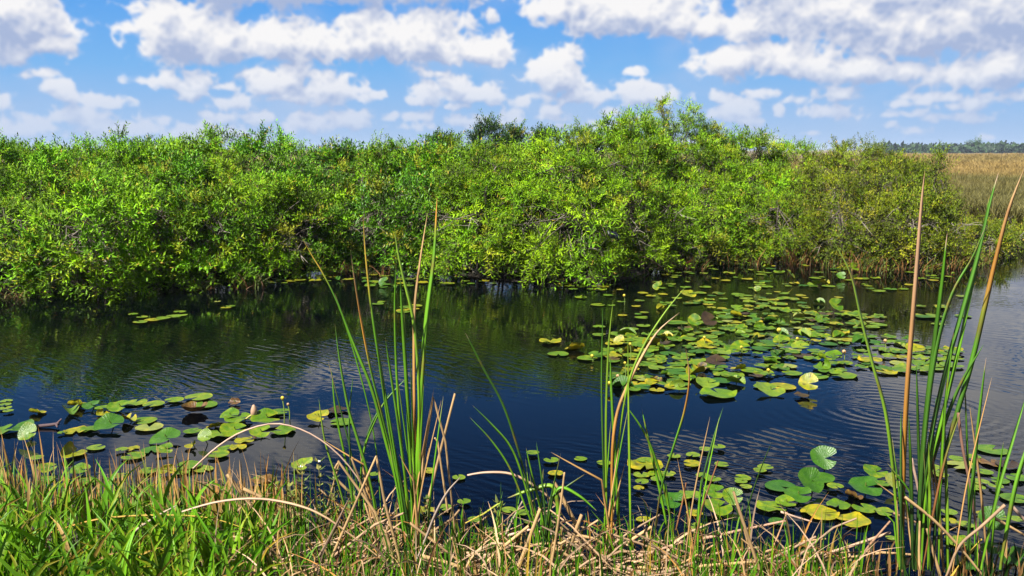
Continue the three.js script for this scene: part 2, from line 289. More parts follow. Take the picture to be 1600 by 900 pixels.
function bush({ p, h, rx, rz, kind, label, seed, name = 'bush', category = 'bush', dead = 4, spikes = 6, dense = 1, skirt = 0, leafScale = 1, tint = 1, low = .06, group }) {
  const r = rngOf(seed), K = KIND[kind], root = base(name, p, label, category, group), wood = new MB(), twig = new MB(), crown = new MB();
  const hue = .72 + r() * .42, tipCount = Math.round(104 * dense * K.clumps * clamp(rx * h / 2.2, .5, 2.2)), stems = [];
  const nStem = 3 + Math.floor(r() * 3);
  for (let s = 0; s < nStem; s++) {
    const a = s / nStem * 6.28 + r(), e = V(Math.cos(a) * rx * (.3 + .35 * r()), h * (.55 + .3 * r()), Math.sin(a) * rz * (.3 + .35 * r()));
    const b = V(Math.cos(a) * .12, -.12, Math.sin(a) * .12), m = b.clone().lerp(e, .5).add(V((r() - .5) * .3, h * .06, (r() - .5) * .3)), pts = spline([b, m, e], 7), c = mulc(BARK[(r() * 3) | 0], .7);
    tube(wood, pts, t => lerp(.032, .010, t) * (.7 + h * .15), 6, c); stems.push(pts);
  }
  // lumps of the crown outline
  const lump = [...Array(7)].map(() => [randDir(r).normalize(), .55 + r() * .85]);
  for (let k = 0; k < tipCount; k++) {
    const d = randDir(r); if (d.y < -.8) d.y = -d.y;
    let w = 1; for (const [ld, s] of lump) w += (s - 1) * Math.max(0, d.dot(ld)) ** 3;
    const rad = (.45 + .55 * Math.pow(r(), .42)) * w, y0 = h * .5, c = V(d.x * rx * rad, y0 + d.y * (d.y > 0 ? h - y0 : y0 - h * low) * rad, d.z * rz * rad);
    if (k < tipCount * skirt) { const a = Math.PI * (.02 + .96 * r()), q = .75 + .35 * r(); c.set(Math.cos(a) * rx * q, h * (.03 + .40 * r()), Math.sin(a) * rz * q); }
    if (c.y < h * low) c.y = h * low + r() * .12; if (c.y < .06) c.y = .06 + r() * .2;
    const src = stems[(r() * nStem) | 0], from = src[3 + ((r() * 5) | 0)], bend = from.clone().lerp(c, .5).add(V((r() - .5) * .2, -.05 + r() * .15, (r() - .5) * .2));
    tube(wood, spline([from, bend, c], 4), t => lerp(.011, .0035, t), 4, BARK[(r() * 3) | 0]);
    const out = c.clone().sub(V(0, h * .4, 0)).normalize(), ct = mulc(mixc(K.col, K.alt, r()), hue * (.42 + .80 * r()) * tint), yellow = r() < .07;
    const nTw = 7 + ((r() * 4) | 0);
    for (let q = 0; q < nTw; q++) {
      const td = out.clone().multiplyScalar(.55).add(randDir(r).multiplyScalar(.85)).add(V(0, .30, 0)).normalize(), L = (.20 + r() * .27) * leafScale, dr = K.droop * (.4 + r());
      const pt = s => c.clone().addScaledVector(td, L * s).add(V(0, -dr * L * s * s * .8, 0));
      tube(twig, [pt(0), pt(1)], t => .0034 - .002 * t, 3, BARK[(r() * 2) | 0]);
      const nl = 13 + ((r() * 5) | 0);
      for (let l = 0; l < nl; l++) {
        const s = .12 + .9 * (l + r() * .6) / nl, a = l * 2.4 + r(), ax = pt(s + .05).sub(pt(s)).normalize();
        const ref = Math.abs(ax.y) < .9 ? V(0, 1, 0) : V(1, 0, 0), s1 = ax.clone().cross(ref).normalize(), s2 = s1.clone().cross(ax);
        const ld = ax.clone().multiplyScalar(.55).addScaledVector(s1, Math.cos(a) * .8).addScaledVector(s2, Math.sin(a) * .8).add(V(0, .12 - dr * .5, 0)).normalize();
        const sd = ld.clone().cross(V((r() - .5) * .9, 1, (r() - .5) * .9)).normalize(), len = lerp(K.len[0], K.len[1], r()) * leafScale;
        const v = .75 + r() * .5, cc = r() < .02 ? [.30 * v, .22 * v, .03 * v] : yellow ? mulc(mixc(ct, [.30, .26, .015], .5), v) : mulc(ct, v);
        leaf(crown, pt(s), ld, sd, len, K.wid * leafScale * (.8 + r() * .4), cc);
      }
    }
  }
  // long shoots that break the outline
  for (let k = 0; k < spikes; k++) {
    const a = r() * 6.28, q = Math.sqrt(r()) * .75, b = V(Math.cos(a) * rx * q, h * (.80 + .12 * (1 - q)), Math.sin(a) * rz * q), L = h * (.07 + r() * .11), lean = V((r() - .5) * .9, 1, (r() - .5) * .9).normalize();
    const pt = s => b.clone().addScaledVector(lean, L * s).add(V(lean.x * s * s * .1, 0, 0));
    tube(twig, [pt(-.6), pt(0), pt(.5), pt(1)], t => .006 - .0045 * t, 4, BARK[0]);
    const ct = mulc(mixc(K.col, K.alt, r()), 1.0 * tint);
    for (let l = 0; l < 22; l++) { const s = .1 + .92 * l / 22, w = l * 2.4 + r(), ld = V(Math.cos(w), .55 + r() * .4 - K.droop, Math.sin(w)).normalize(), sd = ld.clone().cross(V(r() - .5, 1, r() - .5)).normalize(); leaf(crown, pt(s), ld, sd, lerp(...K.len, r()) * leafScale * (1.1 - .4 * s), K.wid * leafScale, mulc(ct, .8 + r() * .4)); }
  }
  wood.build('trunk', barkMat, root); twig.build('twigs', barkMat, root, 'stuff'); crown.build('crown', K.mat, root, 'stuff');
  for (let k = 0; k < Math.ceil(dead * .6); k++) {                               // bare grey limbs that stick out of the leaves towards the water
    const dm = new MB(), a = Math.PI * (.15 + r() * .7), b = V(Math.cos(a) * rx * .55, h * (.15 + r() * .5), Math.sin(a) * rz * .55), e = V(Math.cos(a) * rx * (.95 + r() * .15) + (r() - .5) * .3, b.y + (r() - .55) * .5, Math.sin(a) * rz * (.95 + r() * .15));
    if (e.y < .08) e.y = .08 + r() * .1;
    const mid = b.clone().lerp(e, .55).add(V((r() - .5) * .25, (r() - .3) * .22, 0)), pts = spline([b, mid, e], 6), c = mulc([.20, .175, .145], .6 + r() * .5);
    tube(dm, pts, t => lerp(.009, .003, t), 5, c);
    for (let q = 0; q < 4; q++) { const f = pts[2 + ((r() * 4) | 0)], g = f.clone().add(V((r() - .5) * .55, (r() - .35) * .4, r() * .3)); tube(dm, [f, f.clone().lerp(g, .5).add(V(0, (r() - .5) * .08, 0)), g], t => lerp(.006, .0025, t), 4, c); }
    dm.build('bare_branch', barkMat, root);
  }
  return root;
}
const bushes = [];
function bushAt(px, depth, topPx, halfPx, kind, label, extra = {}) {
  const top = at(px, topPx, depth), y = Math.max(0, groundY(top.x, -depth)) - .02, rx = halfPx * mPerPx(depth) * (extra.wide || 1.0);
  bushes.push(bush({ p: V(top.x, y, -depth), h: (top.y - y) * (extra.full || .89), rx, rz: Math.min(rx, .95) * (extra.deep || 1), kind, label, seed: 100 + bushes.length * 17, leafScale: [1, .84, 1.16, .92, 1.08][bushes.length % 5], ...extra }));
}
// front row, along the far water's edge
[
  [-70, 13.5, 285, 105, 'oval', 'light green bush at the far left edge, mostly outside the picture'],
  [35, 13.3, 292, 90, 'willow', 'yellow green bush at the far left with bare sticks over the water'],
  [150, 13.1, 272, 95, 'oval', 'rounded light green bush with pale bare branches hanging over black water at left', { dead: 9, low: .12 }],
  [232, 13.6, 275, 80, 'oval', 'light green bush with drooping leaf tufts right of the bush with pale branches', { low: .12, dead: 6 }],
  [318, 14.1, 285, 75, 'oval', 'fresh green bush above the dark log at the left bank', { dead: 7 }],
  [385, 14.5, 300, 70, 'willow', 'yellow green low bush behind the standing heart leaf on the left bank', { low: .06 }],
  [445, 15.0, 290, 70, 'oval', 'fresh green bush left of the recess with the yellow pads', { dead: 6 }],
  [520, 16.2, 285, 75, 'oval', 'bush at the back of the small recess left of the tall reeds', { low: .05 }],
  [600, 16.0, 275, 75, 'apple', 'dark glossy bush straight behind the tall central reeds', { dead: 6, low: .08 }],
  [672, 15.3, 272, 70, 'apple', 'dark glossy bush just right of the tall central reeds', { dead: 5 }],
  [745, 14.9, 265, 72, 'willow', 'yellow green bush above the pale fallen sticks in the water', { dead: 7, low: .12 }],
  [825, 14.5, 270, 72, 'willow', 'yellow green bush in the middle leaning farthest over the water', { low: .1 }],
  [900, 14.5, 262, 75, 'willow', 'bright yellow green bush that hides the grey bird', { low: .08 }],
  [968, 14.9, 280, 65, 'willow', 'bright bush at the corner where the bank turns away, brown sticks at its foot', { low: .1, dead: 7 }],
  [1040, 17.0, 280, 75, 'willow', 'bush at the back of the bay right of the bank corner', { low: .05 }],
  [1115, 17.7, 275, 75, 'willow', 'leafy bush behind the scattered pads of the bay, left half', { low: .06 }],
  [1190, 17.8, 280, 72, 'willow', 'leafy bush behind the scattered pads of the bay, right half', { low: .05 }],
  [1262, 17.6, 290, 66, 'olive', 'olive bush over brown ferns left of the long curved reed', { low: .05, dead: 6 }],
  [1330, 17.0, 285, 68, 'olive', 'olive bush over brown grass behind the long curved reed', { low: .05 }],
  [1400, 16.6, 285, 62, 'olive', 'olive bush straight behind the tall orange reed', { low: .05, dead: 6 }],
  [1465, 17.0, 312, 46, 'olive', 'low yellowish bush right of the tall orange reed', { low: .05, dead: 6 }],
  [1528, 18.2, 345, 40, 'olive', 'low olive bush at the right end of the hedge before the tan marsh', { low: .06 }],
  [1590, 20.0, 352, 44, 'olive', 'last small olive bush at the right edge of the picture', { low: .06, dead: 5 }],
].forEach((a, i) => bushAt(a[0], a[1] + (a[0] > 1030 ? -.55 : .1) + (i % 2) * .35, a[2] + ((i * 37) % 5 - 2) * 7, a[3], a[4], a[5], { deep: 1.12, skirt: .28, dense: 1.25, ...a[6] }));
// second row
const ord = ['first', 'second', 'third', 'fourth', 'fifth', 'sixth', 'seventh', 'eighth', 'ninth', 'tenth', 'eleventh', 'twelfth', 'thirteenth', 'fourteenth', 'fifteenth', 'sixteenth', 'seventeenth', 'eighteenth', 'nineteenth', 'twentieth'];
[[-30, 246], [60, 246], [140, 240], [215, 240], [290, 246], [365, 242], [440, 244], [515, 250], [590, 236], [665, 226], [740, 218], [815, 222], [888, 216], [960, 205], [1035, 205], [1105, 212], [1175, 228], [1245, 245], [1315, 248], [1385, 250], [1450, 268]].forEach(([x, top], i) => {
  const depth = 15.4 + (x > 1000 ? 3.4 : x > 440 && x < 700 ? 1.9 : 0) + (i % 3) * .25, kind = x < 260 ? (i % 2 ? 'oval' : 'willow') : x < 420 ? (i % 2 ? 'willow' : 'apple') : x < 690 ? (i % 2 ? 'apple' : 'oval') : x < 1230 ? 'willow' : 'olive';
  bushAt(x, depth, top + ((i * 29) % 5 - 2) * 4, x > 1400 ? 46 : 66, kind, `${{ oval: 'light green', olive: 'olive green', willow: 'yellow green', apple: 'deep green' }[kind]} bush of the second row, ${i < 20 ? ord[i] : 'last'} from the left`, { dead: 0, low: .05, dense: .9, spikes: 5 });
});
// back row, the skyline
[[-20, 232, 'oval'], [62, 231, 'oval'], [150, 225, 'oval'], [228, 226, 'oval'], [285, 236, 'apple'], [335, 224, 'willow'], [405, 210, 'apple'], [462, 226, 'oval'], [545, 228, 'apple'], [618, 216, 'oval'], [665, 210, 'apple'], [722, 210, 'willow'], [790, 206, 'willow'], [860, 208, 'willow'], [928, 176, 'willow'], [985, 168, 'willow'], [1045, 176, 'willow'], [1105, 192, 'willow'], [1165, 212, 'willow'], [1225, 218, 'willow'], [1290, 236, 'olive'], [1345, 216, 'olive'], [1392, 230, 'olive'], [1428, 246, 'olive']].forEach(([x, top, kind], i) => {
  const depth = 17.2 + (x > 1000 ? 3.6 : x > 440 && x < 700 ? 1.6 : 0) + (i % 2) * .3;
  const where = i < 20 ? `${ord[i]} crown from the left` : ['fourth', 'third', 'second', 'first'][i - 20] + ' crown from the right';
  bushAt(x, depth, top, x > 1380 ? 44 : 62, kind, `${{ oval: 'light green', olive: 'thin olive', willow: 'yellow green', apple: 'deep green' }[kind]} bush on the skyline of the hedge, ${where}`, { dead: 0, full: i < 6 ? 1.02 : i < 9 ? .98 : i > 16 && i < 22 ? .99 : .90, low: .2, dense: .9, spikes: x > 1300 ? 12 : 9 });
});
[[14, 226, 'first'], [100, 226, 'second'], [188, 222, 'third'], [258, 224, 'fourth'], [305, 224, 'fifth']].forEach(([x, top, w]) => bushAt(x, 18.6, top, 64, 'oval', `light green bush at the very back of the left hedge, ${w} from the left edge`, { dead: 0, low: .3, dense: .8, spikes: 4, full: 1.0 }));
bushAt(590, 17.6, 184, 14, 'willow', 'thin lone leafy shoot rising above the hedge left of centre', { dead: 0, spikes: 5, dense: .25, low: .5 });
bushAt(1470, 18.2, 210, 13, 'olive', 'slender upright shoot at the right end of the hedge against the sky', { dead: 0, spikes: 6, dense: .25, low: .3 });
// taller trees far behind the hedge
[[690, 206, 24, 'flat topped dark tree far behind the hedge left of centre'], [762, 192, 20, 'dark tree peeping over the hedge, taller of the middle pair'], [800, 194, 20, 'dark tree peeping over the hedge, right of the middle pair'], [848, 200, 16, 'small dark tree top right of the middle pair'], [905, 203, 16, 'small dark tree top left of the tallest bush'], [152, 241, 16, 'dark tree top over the left hedge'], [500, 236, 22, 'low dark tree crown in the skyline dip'], [535, 238, 16, 'smaller dark tree crown right of the skyline dip']].forEach(([x, top, hw, label], i) => {
  const depth = 44 + i * 1.7, t = at(x, top, depth);
  bush({ p: V(t.x, .2, -depth), h: (t.y - .2) * .86, rx: hw * mPerPx(depth) * 1.2, rz: hw * mPerPx(depth) * 1.2, kind: 'apple', label, seed: 900 + i, name: 'dark_tree', category: 'tree', dead: 0, spikes: 2, dense: .5, leafScale: 2.0, tint: .45, low: .55 });
});

// ---------------------------------------------------------------- the tan marsh and its far wood
{
  const r = rngOf(404), proto = new MB();
  for (let k = 0; k < 16; k++) {
    const a = r() * 6.28, q = .22 * Math.sqrt(r()), h = .55 + r() * .5, lx = (r() - .5) * .5, lz = (r() - .5) * .5, b = V(Math.cos(a) * q, 0, Math.sin(a) * q), pts = [0, .4, .75, 1].map(s => b.clone().add(V(lx * s * s, h * (s - .12 * s * s), lz * s * s)));
    let prev = null; const c = mulc([1, 1, 1], .7 + r() * .5), w = .009 + r() * .006, sa = r() * 3.14, sd = V(Math.cos(sa), 0, Math.sin(sa));
    pts.forEach((p, j) => { const ww = w * (1 - (j / 3) ** 2 * .95), l = proto.v(p.clone().addScaledVector(sd, -ww), c), e = proto.v(p.clone().addScaledVector(sd, ww), c); if (prev) proto.q(prev[0], prev[1], e, l); prev = [l, e]; });
  }
  const n = 42000, im = new THREE.InstancedMesh(proto.geometry(), strawMat, n), M = new THREE.Matrix4(), Q = new THREE.Quaternion(), col = new THREE.Color(); let k = 0;
  while (k < n) {
    const z = -20.5 / Math.pow(1 - r() * .93, 1.0), xr = lerp(-.9, 1.1, r()), x = -z * (r() < .62 ? lerp(.4, .75, r()) : xr), edge = along(farShore, x) - z; if (edge < 3.2 && !(x > 11.5 && edge > .4)) continue;
    const s = (.75 + r() * .5) * clamp(-z / 60, 1, 2.4), g = smooth(-.1, .25, fbm(x * .05, 2, z * .03, 3)) * .4 + .85 * (1 - smooth(6, 40, edge));
    M.compose(V(x, groundY(x, z) - .03, z), Q.setFromAxisAngle(V(0, 1, 0), r() * 6.28), V(s, s * (edge < 9 ? .8 : .92) * (z < -60 ? .5 : .8), s)); im.setMatrixAt(k, M);
    col.setRGB(...mulc(mixc([.225, .150, .034], [.072, .074, .008], clamp(g, 0, 1)), .6 + r() * .5)); im.setColorAt(k++, col);
  }
  im.name = 'marsh_grass'; im.castShadow = im.receiveShadow = true; scene.add(tag(im, 'tan dry sawgrass of the open marsh beyond the hedge', 'grass', null, 'stuff'));
  const cl = new MB();
  for (let q = 0; q < 90; q++) { const d = randDir(r), p = d.clone().multiplyScalar(.35 + .65 * r()), s = .16 + r() * .16, a = randDir(r), b = a.clone().cross(randDir(r)).normalize(), c = mulc([1, 1, 1], .6 + r() * .8); const i0 = cl.v(p.clone().addScaledVector(a, s), c), i1 = cl.v(p.clone().addScaledVector(b, s), c), i2 = cl.v(p.clone().addScaledVector(a, -s), c), i3 = cl.v(p.clone().addScaledVector(b, -s), c); cl.q(i0, i1, i2, i3); }
  const wn = 1500, wood = new THREE.InstancedMesh(cl.geometry(), leafMat, wn);
  for (k = 0; k < wn; k++) {
    const ang = lerp(22, 62, r()) * DEG, dist = 560 + r() * 90, hgt = .8 + 2.4 * clamp(.5 + fbm(ang * 14, 1, 0, 3) * 1.4, .05, 1) * smooth(-20, 10, 0), x = Math.sin(ang) * dist, z = -Math.cos(ang) * dist, s = 2.4 + r() * 2.2;
    M.compose(V(x, .6 + hgt * r() * (.62 + .3 * smooth(27, 31, ang / DEG)), z), Q.setFromAxisAngle(randDir(r), r() * 6), V(s * 1.4, s * .7, s)); wood.setMatrixAt(k, M);
    col.setRGB(...mulc([.032, .062, .022], .7 + r() * .6)); wood.setColorAt(k, col);
  }
  wood.name = 'distant_wood'; wood.castShadow = wood.receiveShadow = true; scene.add(tag(wood, 'low dark line of trees on the horizon behind the tan marsh', 'wood', null, 'stuff'));
  const p = at(1524, 224, 520); bush({ p: V(p.x, .2, -520), h: p.y + .6, rx: 3.4, rz: 3, kind: 'apple', label: 'lone taller tree on the horizon at right above the far tree line', seed: 77, name: 'horizon_tree', category: 'tree', dead: 0, spikes: 3, dense: .06, leafScale: 12, tint: .5, low: .5 });
}

// ---------------------------------------------------------------- low growth along the far water's edge
{
  const r = rngOf(61);
  const sedge = (px, py, hPx, wPx, dry, label) => {
    const p = onPlane(px, py, .05).add(V(0, 0, .38)), s = mPerPx(-p.z), root = base('sedge_tuft', V(p.x, .0, p.z), label, 'grass tuft', 'grass tufts along the far bank'), mb = new MB();
    for (let k = 0; k < 90; k++) {
      const b = V((r() - .5) * wPx * s, -.03, (r() - .5) * .5), h = hPx * s * (.2 + .65 * r()), l = V((r() - .5) * .5, 0, (r() - .3) * .5), c = mulc(r() < dry ? [.17, .075, .014] : [.08, .115, .006], .35 + r() * .7), pts = [0, .4, .75, 1].map(t => b.clone().addScaledVector(l, t * t).add(V(0, h * (t - .25 * t * t * r()), 0)));
      let prev = null; const sd = randDir(r).setY(0).normalize(); pts.forEach((q, j) => { const w = .008 * (1 - (j / 3) ** 2 * .9), a = mb.v(q.clone().addScaledVector(sd, -w), c), e = mb.v(q.clone().addScaledVector(sd, w), c); if (prev) mb.q(prev[0], prev[1], e, a); prev = [a, e]; });
    }
    mb.build('blades', strawMat, root);
  };
  [[1060, 412, 40, 60, .7, 'brown grass tuft at the corner of the bay'], [1120, 405, 42, 60, .5, 'green and brown grass tuft at the left of the bay'], [1190, 404, 44, 60, .6, 'brown grass tuft in the middle of the bay'], [1240, 405, 50, 50, .8, 'rusty fern clump below the olive bushes'], [1300, 410, 55, 60, .65, 'tall brown grass tuft behind the long curved reed'], [1350, 416, 50, 60, .75, 'brown grass tuft beside the long curved reed, nearest the water'], [1410, 414, 55, 60, .6, 'brown grass tuft behind the tall orange reed'], [1465, 411, 50, 50, .7, 'brown grass tuft right of the tall orange reed'], [400, 438, 45, 60, .45, 'thin green grass tuft on the left bank beside the heart leaf'], [330, 441, 35, 40, .35, 'small grass tuft right of the dark log'], [538, 418, 34, 40, .8, 'straw coloured tuft in the small recess'], [590, 420, 30, 60, .5, 'low tuft at the right of the small recess'], [40, 456, 34, 80, .3, 'low green tuft at the far left water edge'], [1510, 404, 40, 46, .6, 'brown tuft at the right end of the hedge']].forEach(a => sedge(...a));
  const brush = (px, py, w, h, n, label, tone) => {
    const p = onPlane(px, py, 0), s = mPerPx(-p.z), root = base('fallen_brush', p, label, 'dead branches');
    for (let k = 0; k < n; k++) {
      const mb = new MB(p), a = V((r() - .5) * w * s, r() * h * s * .5 - .02, -r() * .5), b = a.clone().add(V((r() - .5) * w * s * .9, (r() - .2) * h * s, (r() - .3) * .6)); if (b.y < -.03) b.y = -.03;
      const c = mulc(tone, .6 + r() * .7), m = a.clone().lerp(b, .5).add(V((r() - .5) * .15, r() * .1, 0)); mb.o = V(0, 0, 0); tube(mb, spline([a, m, b], 5), t => lerp(.012, .004, t), 5, c);
      for (let q = 0; q < 3; q++) { const f = m.clone().lerp(b, r()), g = f.clone().add(V((r() - .5) * .3, (r() - .3) * .25, (r() - .5) * .2)); tube(mb, [f, g], [.006, .003], 4, c); }
      mb.build('branch', barkMat, root);
    }
  };
  brush(770, 438, 70, 52, 8, 'pale bare sticks fallen into the water in the middle', [.224, .196, .161]);
  brush(1000, 434, 90, 40, 12, 'tangle of brown dead twigs at the corner of the bank', [.112, .0735, .0455]);
  brush(1560, 392, 90, 48, 18, 'grey dead brush on the bank at the right edge', [.091, .0805, .077]);
  brush(60, 450, 130, 38, 7, 'grey bare sticks under the bush at the far left', [.126, .1015, .077]);
  brush(860, 440, 80, 26, 7, 'thin brown twigs below the middle bush', [.15, .12, .085]);
  brush(1290, 404, 40, 30, 6, 'few pale sticks at the water behind the curved reed', [.24, .21, .18]);
  // the dark log and the big leaf on the left bank
  { const p = onPlane(291, 441, 0).multiplyScalar(.975).setY(0), q = x => V(x, 0, 0), mb = new MB(); tube(mb, spline([V(-.20, -.03, .02), V(-.08, .03, 0), V(.08, .045, 0), V(.22, .02, -.02), V(.32, -.02, -.05)], 12), t => .028 + .035 * Math.sin(Math.PI * clamp(t * .95 + .03, 0, 1)), 12, t => mulc([.085, .082, .088], .9 + .2 * Math.sin(t * 19))); const g = base('log', p, 'smooth dark grey log lying low in the water at the left bank', 'log'); mb.build('stem', barkMat, g); }
  { const p = onPlane(372, 440, 0).multiplyScalar(.965), g = base('arum', V(p.x, 0, p.z), 'single bright arrowhead leaf standing on a stalk at the left bank', 'plant'), st = new MB(), lf = new MB(); tube(st, spline([V(0, -.05, 0), V(.02, .12, 0), V(.03, .24, .02)], 5), t => .006, 5, [.08, .16, .02]); const c = [.10, .30, .05]; const e = [[0, 0], [.05, .06], [.055, .12], [.0, .26], [-.045, .10], [-.05, .04]].map(([a, b]) => lf.v(V(.03 + b * .8 - a * .25 - .06, .23 + b * .62 + a * .5, .02 + a * 1.2), c)); for (let k = 1; k < 5; k++) lf.t(e[0], e[k], e[k + 1]); st.build('stem', bladeMat, g); lf.build('leaf', glossyLeafMat, g); }
  // the bird in the bush
  { const p = at(955, 365, 14.0), g = base('bird', p, 'small slate grey bird with a pale patch half hidden in the bright bush', 'bird'), b = new MB(); const line = spline([V(.13, -.06, -.02), V(.06, -.03, 0), V(-.01, .0, 0), V(-.05, .05, 0), V(-.045, .10, .01), V(-.075, .115, .02), V(-.15, .10, .04)], 20); tube(b, line, t => t < .08 ? .012 + t * .2 : t < .4 ? .03 + .028 * Math.sin((t - .08) / .32 * Math.PI) : t < .62 ? .03 - (t - .4) * .06 : t < .8 ? .017 + .012 * Math.sin((t - .62) / .18 * Math.PI) : .013 * (1 - (t - .8) / .2) + .002, 10, t => t > .38 && t < .50 ? [.22, .225, .25] : t > .85 ? [.10, .09, .07] : [.04, .045, .065]); b.build('body', new THREE.MeshStandardMaterial({ name: 'feather', vertexColors: true, roughness: .8 }), g);
    const w = new MB(); tube(w, spline([V(-.02, .03, .05), V(.03, .0, .06), V(.09, -.05, .045), V(.15, -.10, .02)], 8), t => .03 * Math.sin(Math.PI * clamp(.15 + t * .83, 0, 1)) + .003, 6, [.045, .05, .075]); w.build('wing', new THREE.MeshStandardMaterial({ name: 'wing_feather', vertexColors: true, roughness: .8 }), g);
    for (const s of [-.012, .014]) { const l = new MB(); tube(l, [V(.0, -.02, s), V(.01, -.10, s), V(0, -.17, s)], [.004, .003, .003], 4, [.10, .09, .06]); l.build('leg', barkMat, g); } }
}

// ---------------------------------------------------------------- lily pads
const G1 = [.050, .132, .004], G2 = [.088, .172, .004], G3 = [.024, .092, .006], YEL = [.32, .235, .006], PALE = [.18, .22, .05], BRN = [.036, .022, .014];
// a pad: round leaf with a notch; shape: flat, wavy, fold, tilt, bowl, curl, stand
function padMesh(mb, R, shape, c0, r, blotch, o = V(0, 0, 0), turn = r() * 6.28) {
  const seg = 24, rings = 4, notch = .16 + r() * .22, ph = r() * 6.28, oval = .88 + r() * .2, amp = { flat: .035, wavy: .24, fold: .06, tilt: .18, bowl: .04, curl: .12, stand: .17 }[shape] * R, side = r() * 6.28, sd = r() * 40;
  const m = new THREE.Matrix4().makeRotationY(turn), put = (x, y, z) => V(x, y, z).applyMatrix4(m).add(o);
  const bend = (x, z) => {
    const q = Math.hypot(x, z) / R, a = Math.atan2(z, x); let y = amp * q * q * Math.sin((shape === 'wavy' ? 3 : 2) * a + ph) * .6 + .25 * amp * q * q * Math.sin(5 * a + ph * 2) + (shape === 'flat' ? .03 * R * smooth(.86, 1, q) * (.5 + .5 * Math.sin(a * 2 + ph)) : 0);
    if (shape === 'fold') { const f = x / R; y += R * .75 * Math.pow(Math.abs(f), 1.5); x *= .72; }
    if (shape === 'bowl') y += R * .55 * q * q * q;
    if (shape === 'curl') { const e = smooth(.1, 1, (x * Math.cos(side) + z * Math.sin(side)) / R); y += R * .75 * e; const k = -R * .55 * e * e; x += Math.cos(side) * k; z += Math.sin(side) * k; }
    if (shape === 'tilt') y += (R * .8 - z) * .24 + .12 * R * q * q;
    if (shape === 'stand') { const t = .8, zz = R - z; y += zz * Math.sin(t) + .18 * R * q * q; z = R * .6 - zz * Math.cos(t); }
    return put(x, Math.max(y, 0), z);
  };
  const shade = (q, a) => { const n = fbm(Math.cos(a) * q * 2.2 + sd, sd * .7, Math.sin(a) * q * 2.2, 3), rim = smooth(.8, 1, q); let c = mixc(c0, YEL, clamp(blotch * (.14 + 2.3 * n + .5 * rim), 0, .95)); if (blotch > .45) c = mixc(c, BRN, smooth(.22, .40, fbm(Math.cos(a) * q * 3 + sd, 4, Math.sin(a) * q * 3 + sd, 2)) * .8); return mulc(c, .92 + .5 * n); };
  const c = mb.v(bend(0, 0), shade(0, 0), [.5, .5]); let prev = null;
  for (let k = 1; k <= rings; k++) {
    const ring = [], q = Math.sqrt(k / rings);
    for (let s = 0; s <= seg; s++) { const a = notch + (6.2832 - 2 * notch) * s / seg, edge = k === rings ? 1 + .03 * noise3(Math.cos(a) * 3 + sd, sd, Math.sin(a) * 3) * (1 + blotch) : 1, lobe = k === rings ? 1 - .10 * Math.pow(Math.abs(s / seg * 2 - 1), 12) : 1, x = Math.cos(a) * R * q * edge * lobe, z = Math.sin(a) * R * q * edge * lobe * oval; ring.push(mb.v(bend(x, z), shade(q, a), [.5 + x / R * .49, .5 + z / R * .49])); }
    for (let s = 0; s < seg; s++) prev ? mb.q(prev[s], prev[s + 1], ring[s + 1], ring[s]) : mb.t(c, ring[s + 1], ring[s]);
    prev = ring;
  }
}
const padR = rngOf(2024);
let level = 0;
function pad(px, py, w, shape, look, label, group) {
  const r = padR, depth0 = onPlane(px, py, .01), s = mPerPx(-depth0.z), R = clamp(w * s * .5, .03, .30), y = .007 + (level = (level + .0031) % .016), p = V(depth0.x, y, depth0.z);
  const c0 = { green: mixc(G1, G2, r() * .7), bright: mixc(G2, PALE, r() * .25), dark: mixc(G3, G1, r() * .4), yellow: mixc(G2, YEL, .35), pale: PALE, brown: BRN, rust: [.10, .05, .022] }[look];
  const root = base('lily_pad', p, label, 'lily pad', group), mb = new MB(), blotch = { green: .10 + r() * .3, bright: .1 + r() * .3, dark: .03, yellow: .7 + r() * .3, pale: .35, brown: .05, rust: .3 }[look];
  const turn = shape === 'stand' || shape === 'tilt' ? (r() - .5) * 1.2 : r() * 6.28;
  padMesh(mb, R, shape, c0, r, blotch, V(0, 0, 0), turn);
  mb.build('leaf', padMat, root);
  if (shape === 'stand' || shape === 'tilt' || shape === 'fold' || shape === 'curl') { const st = new MB(), hgt = shape === 'fold' ? 0 : R * .45; tube(st, spline([V(0, hgt, 0), V(.02, -.04, -R * .4), V(.03, -.18, -R * .7)], 4), t => .004, 5, [.14, .17, .03]); st.build('stem', bladeMat, root); }
  return root;
}
function padList(group, zone, list) { for (const [x, y, w, shape, look, label] of list) pad(x, y, w, shape, look, `${label}${zone}`, group); }
const LEFT = ', left group', g1 = 'pads of the left group';
